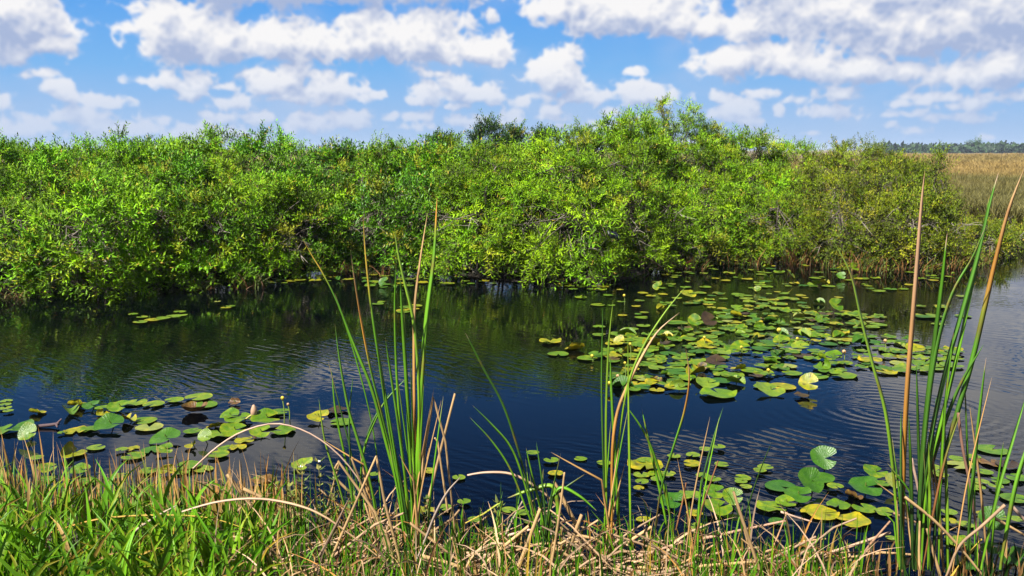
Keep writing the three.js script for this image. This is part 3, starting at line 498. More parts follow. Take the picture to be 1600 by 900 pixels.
padList(g1, LEFT, [
  [58, 645, 26, 'curl', 'yellow', 'yellow green curled pad alone left of the upturned row'], [122, 634, 32, 'curl', 'yellow', 'yellow upturned pad edge at the back row'], [112, 645, 36, 'fold', 'green', 'folded pad with dark underside below the yellow upturned one'],
  [142, 637, 26, 'tilt', 'dark', 'small raised deep green pad in the back row'], [160, 639, 24, 'flat', 'green', 'small flat pad right of the raised deep green one'], [186, 638, 36, 'tilt', 'green', 'pad with a dark shadow edge in the middle of the back row'],
  [212, 629, 38, 'flat', 'bright', 'flat pad in the back row, third from its right end'], [240, 632, 36, 'flat', 'bright', 'flat pad in the back row, second from its right end'], [272, 626, 30, 'flat', 'bright', 'narrow pad at the right end of the back row'],
  [310, 622, 44, 'flat', 'bright', 'bright oval pad behind the reddish bowl'], [320, 632, 42, 'flat', 'green', 'flat pad touching the reddish bowl from behind'], [304, 642, 42, 'bowl', 'rust', 'upturned bowl shaped pad with reddish underside'],
  [6, 673, 48, 'wavy', 'green', 'big pad cut by the left picture edge'], [37, 672, 32, 'tilt', 'dark', 'dark pad beside the brown stick'], [43, 690, 30, 'stand', 'green', 'small raised pad with black shadow near the left edge'], [48, 683, 18, 'stand', 'bright', 'tiny upright leaf on the raised pad near the left edge'],
  [119, 673, 38, 'wavy', 'yellow', 'yellow edged pad left of the big cupped one'], [142, 671, 32, 'wavy', 'green', 'green pad touching the big cupped one on its left'], [171, 668, 46, 'tilt', 'dark', 'big glossy cupped pad with black reflection'],
  [202, 658, 28, 'fold', 'yellow', 'pale yellow folded pad standing right of the big cupped one'], [161, 646, 20, 'curl', 'yellow', 'small yellow curled leaf above the big cupped pad'], [226, 657, 38, 'flat', 'green', 'flat pad behind the pale mottled one'], [233, 668, 44, 'flat', 'pale', 'pale mottled flat pad'],
  [97, 677, 14, 'flat', 'green', 'tiny pad left of the yellow edged one'], [257, 676, 16, 'flat', 'bright', 'tiny pad above the crinkled glossy one'], [258, 688, 46, 'tilt', 'dark', 'crinkled glossy deep green pad'],
  [150, 699, 28, 'flat', 'bright', 'lone small oval pad in open water'], [114, 709, 44, 'curl', 'yellow', 'long pad with a curled yellow rim'], [58, 716, 22, 'flat', 'bright', 'lone small pad near the left edge'],
  [190, 704, 20, 'flat', 'bright', 'small pad at the left of the lower cluster'], [207, 700, 22, 'wavy', 'yellow', 'small yellowish pad with brown tip'], [236, 703, 36, 'flat', 'dark', 'dark flat pad in the lower cluster'], [208, 713, 38, 'flat', 'green', 'flat pad at the front of the lower cluster'], [258, 706, 28, 'tilt', 'green', 'tilted pad at the right of the lower cluster'],
  [359, 653, 30, 'tilt', 'green', 'curled pad left of the pale dead bud'], [374, 656, 46, 'wavy', 'green', 'broad pad under the pale dead bud'], [334, 667, 24, 'curl', 'yellow', 'cream curled leaf rim'], [345, 678, 46, 'wavy', 'green', 'broad shiny pad in the middle of the right half'], [366, 677, 44, 'tilt', 'green', 'broad tilted pad right of the shiny one'],
  [416, 659, 48, 'tilt', 'green', 'long raised pad below the yellow flower'], [436, 645, 34, 'flat', 'green', 'pad directly behind the yellow flower'], [407, 678, 36, 'tilt', 'bright', 'heart shaped pad with pale rim'], [442, 673, 40, 'wavy', 'green', 'heart shaped pad at the right end'],
  [301, 674, 30, 'flat', 'green', 'small pad left of the cream curled leaf'], [300, 698, 24, 'curl', 'yellow', 'bright yellow dying leaf'], [320, 693, 24, 'stand', 'bright', 'small upright leaf beside the bright yellow one'], [352, 700, 24, 'wavy', 'green', 'small pad in front of the shiny ones'], [372, 699, 30, 'wavy', 'yellow', 'yellow green pad with cream petal in front'], [382, 689, 32, 'wavy', 'yellow', 'yellow green pad right of centre in front'], [341, 711, 34, 'flat', 'green', 'long flat pad at the front'],
  [497, 656, 36, 'tilt', 'yellow', 'ragged yellow rimmed pad with dark underside near the reeds'], [532, 659, 38, 'flat', 'green', 'flat pad behind the left reeds'],
  [472, 729, 34, 'tilt', 'bright', 'lone raised pad by the orange stalk'], [366, 630, 20, 'curl', 'rust', 'small brown floating leaf in open water'], [528, 642, 34, 'wavy', 'brown', 'dark dead leaf behind the reeds'],
]);
const NEARL = ', among grass tips at left', g2 = 'pads in front by the grass at left';
padList(g2, NEARL, [[75, 736, 30, 'tilt', 'green', 'raised pad with dark side'], [72, 748, 30, 'wavy', 'green', 'wavy pad below the raised one'], [126, 737, 32, 'tilt', 'green', 'tilted pad in the middle'], [137, 752, 32, 'flat', 'green', 'flat bright rimmed pad'], [8, 743, 24, 'flat', 'bright', 'pad at the picture edge'], [295, 729, 40, 'flat', 'green', 'long flat pad at the right'], [318, 732, 34, 'flat', 'bright', 'oval pad at the far right'], [283, 737, 30, 'wavy', 'green', 'pad partly behind stalks'], [232, 736, 30, 'flat', 'green', 'pad behind tan stalks'], [262, 738, 26, 'curl', 'yellow', 'yellow orange dying leaf'], [185, 745, 26, 'flat', 'green', 'small flat pad in the gap']]);
const MID = ', off the dry tangle', g3 = 'small round pads at the centre bottom';
padList(g3, MID, [[411, 752, 40, 'wavy', 'rust', 'sunken red brown pad'], [408, 747, 26, 'flat', 'green', 'green pad on the sunken brown one'], [424, 755, 26, 'flat', 'bright', 'small pad right of the sunken brown one'], [425, 766, 20, 'flat', 'bright', 'small pad below the sunken brown one'], [462, 772, 26, 'flat', 'green', 'pad half hidden by white flowered stems'], [585, 743, 18, 'flat', 'bright', 'small pad left of the tall reeds'], [668, 735, 30, 'wavy', 'yellow', 'yellowish pad behind the right tall reeds'], [717, 746, 24, 'flat', 'bright', 'bright pad at the tip of the pale arched blade'], [696, 794, 26, 'flat', 'bright', 'round pad left of the pair in dark water'], [725, 785, 22, 'flat', 'bright', 'round pad alone in dark water'], [665, 800, 30, 'wavy', 'yellow', 'ragged pad at the foot of the tall reeds'], [795, 796, 26, 'flat', 'bright', 'left pad of the touching pair'], [816, 801, 23, 'flat', 'bright', 'right pad of the touching pair'], [780, 821, 18, 'flat', 'bright', 'small round pad below the touching pair'], [765, 832, 30, 'wavy', 'bright', 'ragged edged pad'], [742, 814, 24, 'flat', 'bright', 'pad under the yellow bent blade'], [825, 814, 16, 'flat', 'bright', 'tiny pad right of the touching pair'], [792, 843, 20, 'flat', 'bright', 'lowest pad'], [868, 740, 24, 'flat', 'yellow', 'yellowish pad above the bent stalk'], [861, 720, 24, 'flat', 'bright', 'pad above the green arched leaf'], [832, 709, 22, 'flat', 'bright', 'pad highest at the left'], [907, 716, 22, 'flat', 'bright', 'lone pad in open water'], [943, 723, 24, 'flat', 'bright', 'pad left of the thin reeds'], [868, 805, 18, 'flat', 'green', 'pad behind the tan sheath']]);
const LOW = ', lower right', g4 = 'pads of the lower right';
padList(g4, LOW, [
  [1008, 728, 54, 'wavy', 'yellow', 'long yellow tinged pad behind the thin reeds'], [1008, 721, 26, 'flat', 'bright', 'small pad touching the long yellow tinged one'], [1003, 741, 26, 'flat', 'bright', 'left pad of the close trio'], [1026, 740, 30, 'flat', 'bright', 'right pad of the close trio'], [1027, 749, 24, 'flat', 'bright', 'front pad of the close trio'], [1045, 741, 26, 'wavy', 'bright', 'pad right of the close trio'], [1003, 754, 24, 'flat', 'bright', 'small round pad below the trio'], [998, 765, 18, 'flat', 'yellow', 'smallest yellowish pad below the trio'],
  [1053, 712, 22, 'flat', 'bright', 'first pad of the upper row, by the curved green blade'], [1083, 711, 24, 'flat', 'bright', 'second pad of the upper row'], [1081, 725, 30, 'flat', 'yellow', 'yellow spotted pad under the upper row'], [1101, 703, 21, 'flat', 'bright', 'left pad of the topmost pair'], [1122, 700, 22, 'flat', 'bright', 'right pad of the topmost pair'], [1128, 725, 24, 'flat', 'bright', 'pad under the topmost pair'], [1098, 743, 24, 'flat', 'bright', 'upper pad of the slanting two'], [1114, 749, 26, 'flat', 'bright', 'lower pad of the slanting two'], [1196, 731, 26, 'flat', 'bright', 'pad above in the lone pair with a long stalk'], [1187, 737, 22, 'flat', 'bright', 'pad below in the lone pair with a long stalk'], [1160, 746, 28, 'flat', 'bright', 'pad above the brown broken reed head'], [1158, 752, 22, 'flat', 'bright', 'pad touching the brown broken reed head'], [1165, 761, 20, 'flat', 'bright', 'small pad right of the brown broken reed head'],
  [1048, 788, 44, 'tilt', 'dark', 'big dark cupped pad behind curved blades'], [1078, 776, 36, 'wavy', 'bright', 'light pad right of the big dark cupped one'], [1085, 801, 28, 'flat', 'yellow', 'yellow dying pad between the stalks'], [1116, 772, 36, 'tilt', 'green', 'raised pad with black hollow'], [1122, 798, 48, 'tilt', 'green', 'broad cupped pad beside the yellow dying one'], [1145, 790, 34, 'stand', 'green', 'upright leaf behind the double pale stalk'], [1088, 826, 32, 'flat', 'bright', 'double lobed pad between stalks'], [1006, 811, 24, 'flat', 'yellow', 'lone ragged yellow pad'], [1052, 842, 20, 'flat', 'bright', 'small pad low between blades'], [1012, 842, 22, 'flat', 'bright', 'small pad beside the thick tan stalk'],
  [1287, 733, 44, 'stand', 'dark', 'tall upright rounded pad, highest of the glossy cluster'], [1281, 748, 46, 'flat', 'dark', 'flat pad at the foot of the upright rounded one'], [1268, 768, 48, 'stand', 'dark', 'shiny tilted pad in the centre of the glossy cluster'], [1220, 760, 50, 'flat', 'dark', 'dark flat pad at the left of the glossy cluster'], [1247, 778, 46, 'tilt', 'dark', 'tilted glossy pad below the dark flat one'], [1206, 793, 52, 'wavy', 'green', 'big heart shaped pad at the lower left of the glossy cluster'], [1228, 790, 34, 'tilt', 'green', 'raised lobe beside the big heart shaped pad'], [1305, 762, 26, 'flat', 'bright', 'small bright pad in the glossy cluster'], [1282, 801, 62, 'wavy', 'yellow', 'large pad blotched with yellow'], [1333, 814, 58, 'wavy', 'yellow', 'largest yellow blotched pad at the front'], [1310, 790, 40, 'wavy', 'green', 'green pad between the two yellow blotched ones'],
  [1352, 768, 54, 'tilt', 'dark', 'long glossy pad'], [1368, 744, 40, 'tilt', 'green', 'pad with dark shadow above the long glossy one'], [1380, 755, 28, 'flat', 'green', 'small pad overlapping the shadowed one'], [1350, 794, 42, 'flat', 'green', 'flat pad below the brown curled leaf'], [1382, 801, 32, 'wavy', 'bright', 'bright wavy pad left of the right reeds'], [1334, 778, 32, 'curl', 'rust', 'brown curled dead leaf on the pads'], [1396, 764, 28, 'stand', 'pale', 'pale brown crumpled leaf standing by the orange reed'], [1392, 840, 18, 'flat', 'bright', 'tiny pad left of the dark reed feet'], [1215, 815, 30, 'flat', 'dark', 'dim pad under the glossy cluster'],
  [1457, 731, 26, 'flat', 'bright', 'pad between the green reeds, upper'], [1463, 737, 24, 'flat', 'bright', 'pad between the green reeds, lower'], [1470, 744, 24, 'flat', 'bright', 'pad just right of the green reeds'], [1550, 702, 50, 'flat', 'green', 'big flat pad farthest back at the right'], [1500, 727, 44, 'wavy', 'pale', 'broad pale pad with torn edge'], [1495, 717, 24, 'flat', 'bright', 'small pad behind the torn one'], [1521, 715, 22, 'flat', 'bright', 'small pad right behind the torn one'], [1576, 728, 40, 'wavy', 'brown', 'dark rotting leaf heap'], [1548, 722, 40, 'wavy', 'rust', 'brownish shrivelled pad'], [1538, 737, 28, 'flat', 'green', 'pad under the brownish shrivelled one'], [1530, 753, 28, 'flat', 'bright', 'upper pad of the little stack by the right reed'], [1526, 763, 26, 'flat', 'bright', 'middle pad of the little stack by the right reed'], [1556, 761, 24, 'flat', 'bright', 'right pad of the little stack by the right reed'], [1562, 750, 30, 'flat', 'green', 'top pad of the little stack by the right reed'], [1584, 778, 42, 'flat', 'green', 'flat pad at the right picture edge'], [1590, 747, 34, 'flat', 'green', 'pad half outside the right picture edge'],
  [1483, 801, 26, 'flat', 'bright', 'lone round pad right of the reed feet'], [1460, 813, 20, 'flat', 'bright', 'little pad among the reed feet'], [1484, 817, 24, 'flat', 'yellow', 'yellow rimmed pad'], [1508, 819, 26, 'flat', 'bright', 'oval pad in front of the yellow rimmed one'], [1535, 803, 20, 'flat', 'yellow', 'small yellowish pad by the slanting reed'], [1560, 809, 26, 'flat', 'bright', 'oval pad by the pale slanting stalk'], [1550, 830, 44, 'stand', 'dark', 'shiny cupped pad near the right edge'], [1590, 814, 24, 'flat', 'bright', 'pad under the pale slanting stalk'], [1500, 846, 46, 'wavy', 'green', 'broad pad behind the brown leaf sheath'], [1517, 855, 24, 'flat', 'green', 'small pad beside the broad one'], [1502, 880, 50, 'wavy', 'dark', 'shaded broad pad at the bottom'], [1572, 884, 36, 'stand', 'dark', 'left of two shiny upright leaves in the bottom corner'], [1594, 888, 36, 'stand', 'dark', 'right of two shiny upright leaves in the bottom corner'],
  [1302, 886, 50, 'flat', 'dark', 'dim pad under crossing dry stalks at the bottom'], [1262, 850, 28, 'flat', 'green', 'pad among the dry stalk ends, upper'], [1268, 866, 36, 'flat', 'dark', 'pad among the dry stalk ends, lower'], [1230, 872, 36, 'flat', 'dark', 'dim pad behind the stalks'],
]);
// special pads round the raft
const EDGE = ', raft edge', g5 = 'pads at the edge of the raft';
padList(g5, EDGE, [[860, 534, 34, 'wavy', 'yellow', 'yellow green pad farthest left'], [899, 545, 34, 'curl', 'yellow', 'pad with brown curled end at the left tip'], [872, 553, 32, 'flat', 'green', 'flat green pad at the left tip'], [918, 560, 34, 'flat', 'green', 'pad with a round bud at the left'], [936, 511, 20, 'flat', 'green', 'small pad behind the left thin reed'], [936, 524, 22, 'flat', 'green', 'pad beside the left thin reed'], [965, 521, 28, 'flat', 'green', 'pad with a short stalk behind'], [985, 514, 26, 'flat', 'bright', 'upper left pad of the two ovals'], [1005, 509, 22, 'flat', 'bright', 'upper right pad of the two ovals'], [1058, 505, 34, 'flat', 'green', 'oval pad behind the brown bent reed'], [1122, 616, 58, 'wavy', 'green', 'large lone oval pad in front'], [1204, 613, 46, 'tilt', 'bright', 'large bright pad in front, right of the lone oval'], [1222, 604, 44, 'flat', 'yellow', 'yellowish flat pad behind the large bright one'], [1191, 604, 28, 'flat', 'green', 'pad left behind the large bright one'], [1263, 612, 32, 'stand', 'yellow', 'yellow leaf standing up alone in front'], [1252, 619, 26, 'wavy', 'brown', 'dead dark leaf under the standing yellow one'], [1275, 587, 40, 'flat', 'green', 'oval pad at the front right of centre'], [1318, 586, 44, 'wavy', 'green', 'double pad at the front, right'], [1298, 580, 40, 'wavy', 'green', 'large scalloped pad at the front'], [1450, 494, 40, 'flat', 'green', 'lone pair of pads at the back right'], [1075, 463, 26, 'tilt', 'yellow', 'yellow raised pad behind the green reed tip']]);
// strip at the left of the far water
padList('row of pads in the dark water at left', ', in the dark water at left', [[208, 492, 16, 'flat', 'green', 'first little pad'], [222, 495, 18, 'flat', 'bright', 'second little pad'], [219, 503, 24, 'flat', 'bright', 'pad at the left end of the bright row'], [238, 500, 24, 'flat', 'yellow', 'yellowish pad in the bright row'], [254, 498, 24, 'flat', 'bright', 'pad in the middle of the bright row'], [272, 495, 24, 'flat', 'bright', 'pad near the right end of the bright row'], [286, 492, 14, 'flat', 'bright', 'last pad of the bright row'], [281, 487, 18, 'flat', 'green', 'thin pad above the bright row'], [353, 481, 16, 'flat', 'yellow', 'yellow pad alone'], [360, 479, 16, 'flat', 'green', 'small pad touching the lone yellow one'], [340, 472, 10, 'flat', 'pale', 'tiny pale pad above the lone yellow one']]);
padList('little pads at the left picture edge', ', at the left picture edge', [[10, 626, 18, 'flat', 'bright', 'tiny upper pad'], [8, 632, 18, 'flat', 'bright', 'tiny second pad'], [8, 638, 20, 'flat', 'bright', 'tiny third pad'], [13, 643, 16, 'flat', 'bright', 'tiny lowest pad']]);
// the big raft: pads packed edge on edge inside its outline
const inside = (poly, x, y) => { let k = false; for (let i = 0, j = poly.length - 1; i < poly.length; j = i++) { const [a, b] = poly[i], [c, d] = poly[j]; if ((b > y) !== (d > y) && x < (c - a) * (y - b) / (d - b) + a) k = !k; } return k; };
const raftPoly = [[930, 556], [950, 530], [975, 522], [1015, 523], [1075, 512], [1105, 500], [1125, 488], [1180, 478], [1215, 484], [1265, 488], [1330, 488], [1395, 497], [1370, 512], [1392, 530], [1440, 534], [1500, 545], [1490, 578], [1420, 582], [1330, 582], [1270, 586], [1210, 584], [1150, 600], [1075, 608], [1050, 612], [1000, 615], [950, 604], [955, 582], [985, 572], [940, 566]];
const holes = [[1160, 566, 34, 13], [1258, 574, 26, 13], [1310, 548, 30, 10], [1020, 583, 22, 7], [1375, 520, 30, 8], [1225, 518, 22, 5], [1100, 590, 20, 5]];
{
  const r = rngOf(99), placed = []; let tries = 0;
  while (placed.length < 350 && tries++ < 40000) {
    const x = 920 + r() * 590, y = 476 + r() * 142; if (!inside(raftPoly, x, y)) continue;
    if (holes.some(([a, b, c, d]) => ((x - a) / c) ** 2 + ((y - b) / d) ** 2 < 1)) continue;
    const w = onPlane(x, y), R = .048 + r() * .066; if (placed.some(q => Math.hypot(q.x - w.x, q.z - w.z) < (q.R + R) * .62)) continue;
    const t = r(), shape = t < .46 ? 'flat' : t < .78 ? 'wavy' : t < .86 ? 'tilt' : t < .93 ? 'curl' : t < .98 ? 'fold' : 'stand', u = r(), look = u < .50 ? 'green' : u < .66 ? 'bright' : u < .80 ? 'dark' : u < .91 ? 'yellow' : u < .95 ? 'pale' : 'brown';
    placed.push({ x: w.x, z: w.z, R, px: x, py: y, shape, look, row: y < 515 ? 'back' : y < 560 ? 'middle' : 'front' });
  }
  const single = new Set([...placed].sort((a, b) => b.R / -b.z - a.R / -a.z).slice(0, 80)), count = {}, rest = new MB();
  placed.sort((a, b) => a.px - b.px);
  for (const q of placed) {
    if (!single.has(q)) { padMesh(rest, q.R, q.shape, { green: G1, bright: G2, dark: G3, yellow: mixc(G2, YEL, .4), pale: PALE, brown: BRN }[q.look], r, q.look === 'yellow' ? .8 : .1 + r() * .4, V(q.x, .007 + r() * .016, q.z), q.shape === 'stand' || q.shape === 'tilt' ? (r() - .5) * 1.4 : r() * 6.28); continue; }
    const lw = { flat: 'flat', wavy: 'wavy', tilt: 'raised', curl: 'curled', fold: 'folded', stand: 'upright' }[q.shape], cw = { green: 'green', bright: 'light green', dark: 'deep green', yellow: 'yellowing', pale: 'pale', brown: 'dead brown' }[q.look], key = lw + cw + q.row, n = count[key] = (count[key] || 0) + 1;
    pad(q.px, q.py, 2 * q.R / mPerPx(-q.z), q.shape, q.look, `${lw} ${cw} pad in the ${q.row} of the big raft, ${ord[n - 1]} such from left`, 'pads of the big raft');
  }
  tag(rest.build('raft_pads', padMat), 'smaller lily pads crowded between the larger ones of the big raft', 'lily pads', null, 'stuff');
  // pads too small and too many to pick apart: the far bay and the recess at left, in one object
  const mb = new MB(), far = (poly, n, x0, x1, y0, y1, up) => { let k = 0, g = 0; while (k < n && g++ < 5000) { const x = lerp(x0, x1, r()), y = lerp(y0, y1, r()); if (!inside(poly, x, y)) continue; const p = onPlane(x, y, .008 + r() * .012), t = r(); if (groundY(p.x, p.z) > -.01) continue; padMesh(mb, (t < up ? .04 : .05) + r() * .055, t < up ? (r() < .5 ? 'stand' : 'fold') : t < up + .15 ? 'wavy' : 'flat', [G1, G2, G2, mixc(G2, YEL, .5), G3][(r() * 5) | 0], r, r() * .7, p); k++; } };
  far([[985, 470], [1020, 440], [1060, 412], [1200, 404], [1390, 418], [1500, 410], [1500, 440], [1420, 452], [1330, 462], [1270, 482], [1180, 478], [1100, 484]], 165, 985, 1500, 402, 486, .15);
  far([[470, 440], [480, 424], [540, 418], [640, 426], [690, 436], [640, 446], [600, 452], [540, 440]], 46, 470, 690, 416, 452, .15);
  far([[380, 446], [400, 438], [480, 430], [480, 440], [330, 448]], 10, 330, 480, 430, 448, 0); far([[690, 440], [790, 436], [790, 442], [700, 446]], 8, 690, 790, 434, 446, 0); far([[855, 446], [900, 440], [960, 444], [1000, 470], [940, 480]], 18, 850, 1000, 438, 480, .2); far([[585, 470], [650, 474], [650, 490], [585, 488]], 8, 585, 650, 468, 492, 0); far([[950, 470], [1060, 470], [1060, 500], [960, 494]], 8, 950, 1060, 470, 500, .1); far([[1420, 470], [1510, 460], [1520, 500], [1450, 520]], 10, 1420, 1520, 460, 520, .1);
  tag(mb.build('lily_pads', padMat), 'many small pads scattered over the dark water below the far bank', 'lily pads', null, 'stuff');
}
// yellow buds and flowers on short stalks
[[443, 637, 40, 8, 'yellow globe flower standing over the left group of pads', 1], [451, 641, 24, 6, 'pinkish bud beside the yellow flower of the left group', 0], [925, 560, 8, 7, 'cream bud on the pad at the left of the raft', 1], [952, 604, 12, 8, 'cream bud low at the left front of the raft', 1], [965, 592, 10, 7, 'small orange bud at the left front of the raft', 0], [976, 576, 22, 6, 'yellow bud on a thin stalk by the thin reeds', 1], [984, 548, 26, 6, 'yellow bud leaning at the left of the raft', 1], [1100, 534, 16, 6, 'yellow bud in the middle of the raft left of centre', 1], [1245, 535, 14, 6, 'cream bud in the middle of the raft', 1], [1200, 583, 10, 7, 'cream bud at the front of the raft', 1], [1216, 526, 24, 9, 'yellow broken flower head standing in the raft', 1], [1382, 540, 18, 7, 'orange bud at the right of the raft', 0], [1158, 547, 10, 6, 'yellow bud near the centre of the raft', 1], [1318, 555, 12, 8, 'brown seed head in the right half of the raft', 0], [975, 468, 14, 6, 'yellow bud on the far water by the bank corner', 1]].forEach(([x, y, hPx, wPx, label, yel]) => {
  const p = onPlane(x, y + hPx * .6, 0), s = mPerPx(-p.z), h = hPx * s, R = wPx * s * .38, g = base('water_lily_bud', p, label, 'flower bud'), st = new MB(), b = new MB(), r = rngOf(x * 7 + y);
  tube(st, spline([V(0, -.1, 0), V(.01, h * .5, 0), V(0, h, 0)], 5), t => .0045, 5, [.13, .19, .03]); st.build('stem', bladeMat, g);
  tube(b, [0, .12, .3, .5, .7, .88, 1].map(t => V(0, h + (t - .3) * R * 2, 0)), t => R * Math.max(.12, Math.sin(Math.PI * (.1 + t * .78))), 8, t => yel ? mixc([.30, .30, .03], [.45, .33, .02], t) : mixc([.32, .2, .05], [.36, .21, .11], t)); b.build('bloom', strawMat, g);
  for (let k = 0; k < 4; k++) { const q = new MB(), a = k * 1.57 + r(), c = yel ? [.42, .32, .025] : [.42, .25, .10], d = V(Math.cos(a), 0, Math.sin(a)), e = V(-d.z, 0, d.x), v = [[0, 0, -.5], [.9, .7, -.35], [.9, .7, .35], [1.05, 1.6, 0], [0, 0, .5]].map(([o, y2, w]) => q.v(d.clone().multiplyScalar(o * R).addScaledVector(e, w * R * 1.4).add(V(0, h + (y2 - .6) * R, 0)), c)); q.t(v[0], v[1], v[2]); q.t(v[0], v[2], v[4]); q.t(v[1], v[3], v[2]); q.build('petal', strawMat, g); }
});
// dead pale bud and the brown stick of the left group
{ const p = onPlane(378, 659, 0), s = mPerPx(-p.z), g = base('dead_bud', p, 'pale pinkish dead bud on a yellow stalk over the left pads', 'flower bud'), a = new MB(), b = new MB(); tube(a, spline([V(-.01, -.03, 0), V(8 * s, 6 * s, 0), V(19 * s, 13 * s, 0)], 5), t => .006, 6, [.35, .30, .08]); tube(b, spline([V(19 * s, 8 * s, 0), V(20 * s, 18 * s, 0), V(20 * s, 28 * s, 0)], 7), t => 5.2 * s * Math.sin(Math.PI * (.18 + t * .72)), 8, [.31, .185, .115]); a.build('stem', bladeMat, g); b.build('bud', strawMat, g); }
{ const p = onPlane(60, 668, 0), s = mPerPx(-p.z), g = base('driftwood', p, 'dark purplish brown forked stick floating among the left pads', 'stick'), a = new MB(); tube(a, spline([V(-26 * s, -.02, .04), V(-4 * s, .01, .02), V(20 * s, .02, 0), V(33 * s, .03, 0)], 8), t => .016 - .004 * t, 7, [.06, .035, .038]); tube(a, [V(29 * s, .025, 0), V(36 * s, .02, .05)], [.010, .006], 5, [.06, .035, .038]); tube(a, [V(29 * s, .025, 0), V(35 * s, .06, -.03)], [.010, .006], 5, [.06, .035, .038]); a.build('wood', barkMat, g); }

// ---------------------------------------------------------------- cattails and long reeds, each blade a part
const GRN = [.064, .195, .005], LGRN = [.118, .268, .005], DGRN = [.020, .060, .006], TAN = [.35, .22, .092], ORG = [.35, .16, .021], YLW = [.31, .215, .017], PINK = [.42, .28, .20], RUST = [.18, .072, .020];
const cattailProfile = s => (.62 + .5 * Math.min(1, s * 3)) * Math.pow(1 - Math.pow(s, 4.5), .8);
const bladeR = rngOf(818);
function cattail(px, py, depth, label, blades) {
  const p = at(px, py, depth), g = base('cattail', V(p.x, groundY(p.x, -depth), -depth), label, 'cattail');
  for (const [w, kind, pts, dz = 0] of blades) {
    const r = bladeR, d0 = depth + (r() - .5) * .12 + dz, lean = (r() - .5) * .25, n = pts.length, P3 = pts.map(([x, y], k) => at(x, y, d0 + lean * (1 - k / (n - 1)) ** 1.5)).reverse();
    const mb = new MB(g.position), a0 = (r() - .5) * 1.1, tw = (r() - .5) * 1.3, j = .85 + r() * .3;
    const col = s => { let c; if (kind === 'green') c = mixc(mixc(LGRN, GRN, .4 + .5 * s), TAN, smooth(.965, 1, s)); else if (kind === 'light') c = mixc(LGRN, [.17, .27, .02], s); else if (kind === 'dark') c = mixc(DGRN, GRN, smooth(.3, 1, s) * .6); else if (kind === 'pinktip') c = mixc(mixc(DGRN, GRN, s), PINK, smooth(.94, .97, s)); else if (kind === 'orangetip') c = mixc(mixc(LGRN, GRN, .5), ORG, smooth(.86, .93, s)); else if (kind === 'half') c = mixc(mixc(DGRN, GRN, smooth(0, .5, s)), mixc(ORG, TAN, smooth(.7, .95, s)), smooth(.48, .64, s)); else if (kind === 'tan') c = mixc(ORG, TAN, smooth(.2, .7, s)); else if (kind === 'orange') c = mixc(mixc(DGRN, ORG, smooth(0, .12, s)), mixc(ORG, PINK, .6), smooth(.35, .75, s)); else if (kind === 'yellow') c = mixc(GRN, YLW, smooth(.55, .75, s)); else if (kind === 'rust') c = mixc(RUST, [.14, .17, .02], smooth(.55, .8, s)); else c = GRN; if (noise3(s * 26, j * 50, 7) > .42) c = mixc(c, RUST, .55); return mulc(c, j * (.82 + .35 * noise3(s * 9, j * 30, 1))); };
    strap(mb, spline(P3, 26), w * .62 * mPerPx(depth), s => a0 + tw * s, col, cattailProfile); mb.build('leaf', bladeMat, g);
  }
  // thin young and withered leaves that fill the foot of the clump
  for (let k = 0; k < Math.ceil(blades.length * .8); k++) {
    const r = bladeR, t = r(), L = (.25 + .75 * r()) * 300, x0 = px + (r() - .5) * 34, lean = (r() - .5) * .55, dry = r() < .35, kink = r() < .3, mb = new MB(g.position), d0 = depth + (r() - .5) * .2, c0 = dry ? mixc(TAN, ORG, r() * .5) : mixc(GRN, r() < .5 ? DGRN : LGRN, r());
    const P3 = [[x0, py + 6], [x0 + lean * L * .3, py - L * .45], kink ? [x0 + lean * L * 1.5, py - L * .62] : [x0 + lean * L * .8, py - L]].map(([x, y]) => at(x, y, d0));
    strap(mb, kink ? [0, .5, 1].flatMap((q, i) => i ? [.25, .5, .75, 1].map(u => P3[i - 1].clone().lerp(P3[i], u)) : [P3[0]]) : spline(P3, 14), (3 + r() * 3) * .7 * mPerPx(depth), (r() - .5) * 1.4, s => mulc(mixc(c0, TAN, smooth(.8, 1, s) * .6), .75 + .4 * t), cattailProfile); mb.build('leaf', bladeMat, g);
  }
  return g;
}
cattail(648, 868, 4.25, 'tall clump of green cattail leaves in the middle left of the bank', [
  [12, 'orangetip', [[683, 307], [678, 400], [666, 500], [656, 640], [650, 760], [648, 870]]], [8, 'tan', [[668, 333], [656, 410], [648, 480], [647, 600], [650, 760], [651, 872]]], [8, 'light', [[616, 355], [622, 395], [632, 440], [645, 495], [653, 570], [655, 680], [651, 870]]], [6, 'green', [[619, 411], [617, 470], [618, 540], [623, 640], [634, 770], [643, 872]]], [9, 'green', [[625, 432], [629, 500], [634, 580], [640, 690], [646, 870]]],
  [7, 'green', [[602, 528], [610, 580], [622, 660], [636, 770], [646, 874]]], [8, 'green', [[577, 452], [588, 530], [597, 595], [610, 680], [630, 790], [642, 876]]], [7, 'half', [[547, 388], [556, 450], [567, 515], [580, 580], [600, 660], [624, 760], [640, 876]]], [8, 'green', [[523, 458], [544, 515], [562, 560], [580, 605], [603, 690], [630, 800], [640, 878]]], [6, 'yellow', [[567, 336], [571, 395], [577, 455], [588, 535], [600, 605], [616, 700], [640, 872]]],
  [9, 'light', [[631, 470], [634, 560], [640, 660], [650, 760], [654, 875]]], [8, 'dark', [[600, 600], [612, 680], [632, 780], [646, 880]]], [7, 'green', [[662, 600], [657, 700], [655, 790], [653, 880]]], [6, 'green', [[640, 520], [644, 640], [648, 760], [649, 880]]],
]);
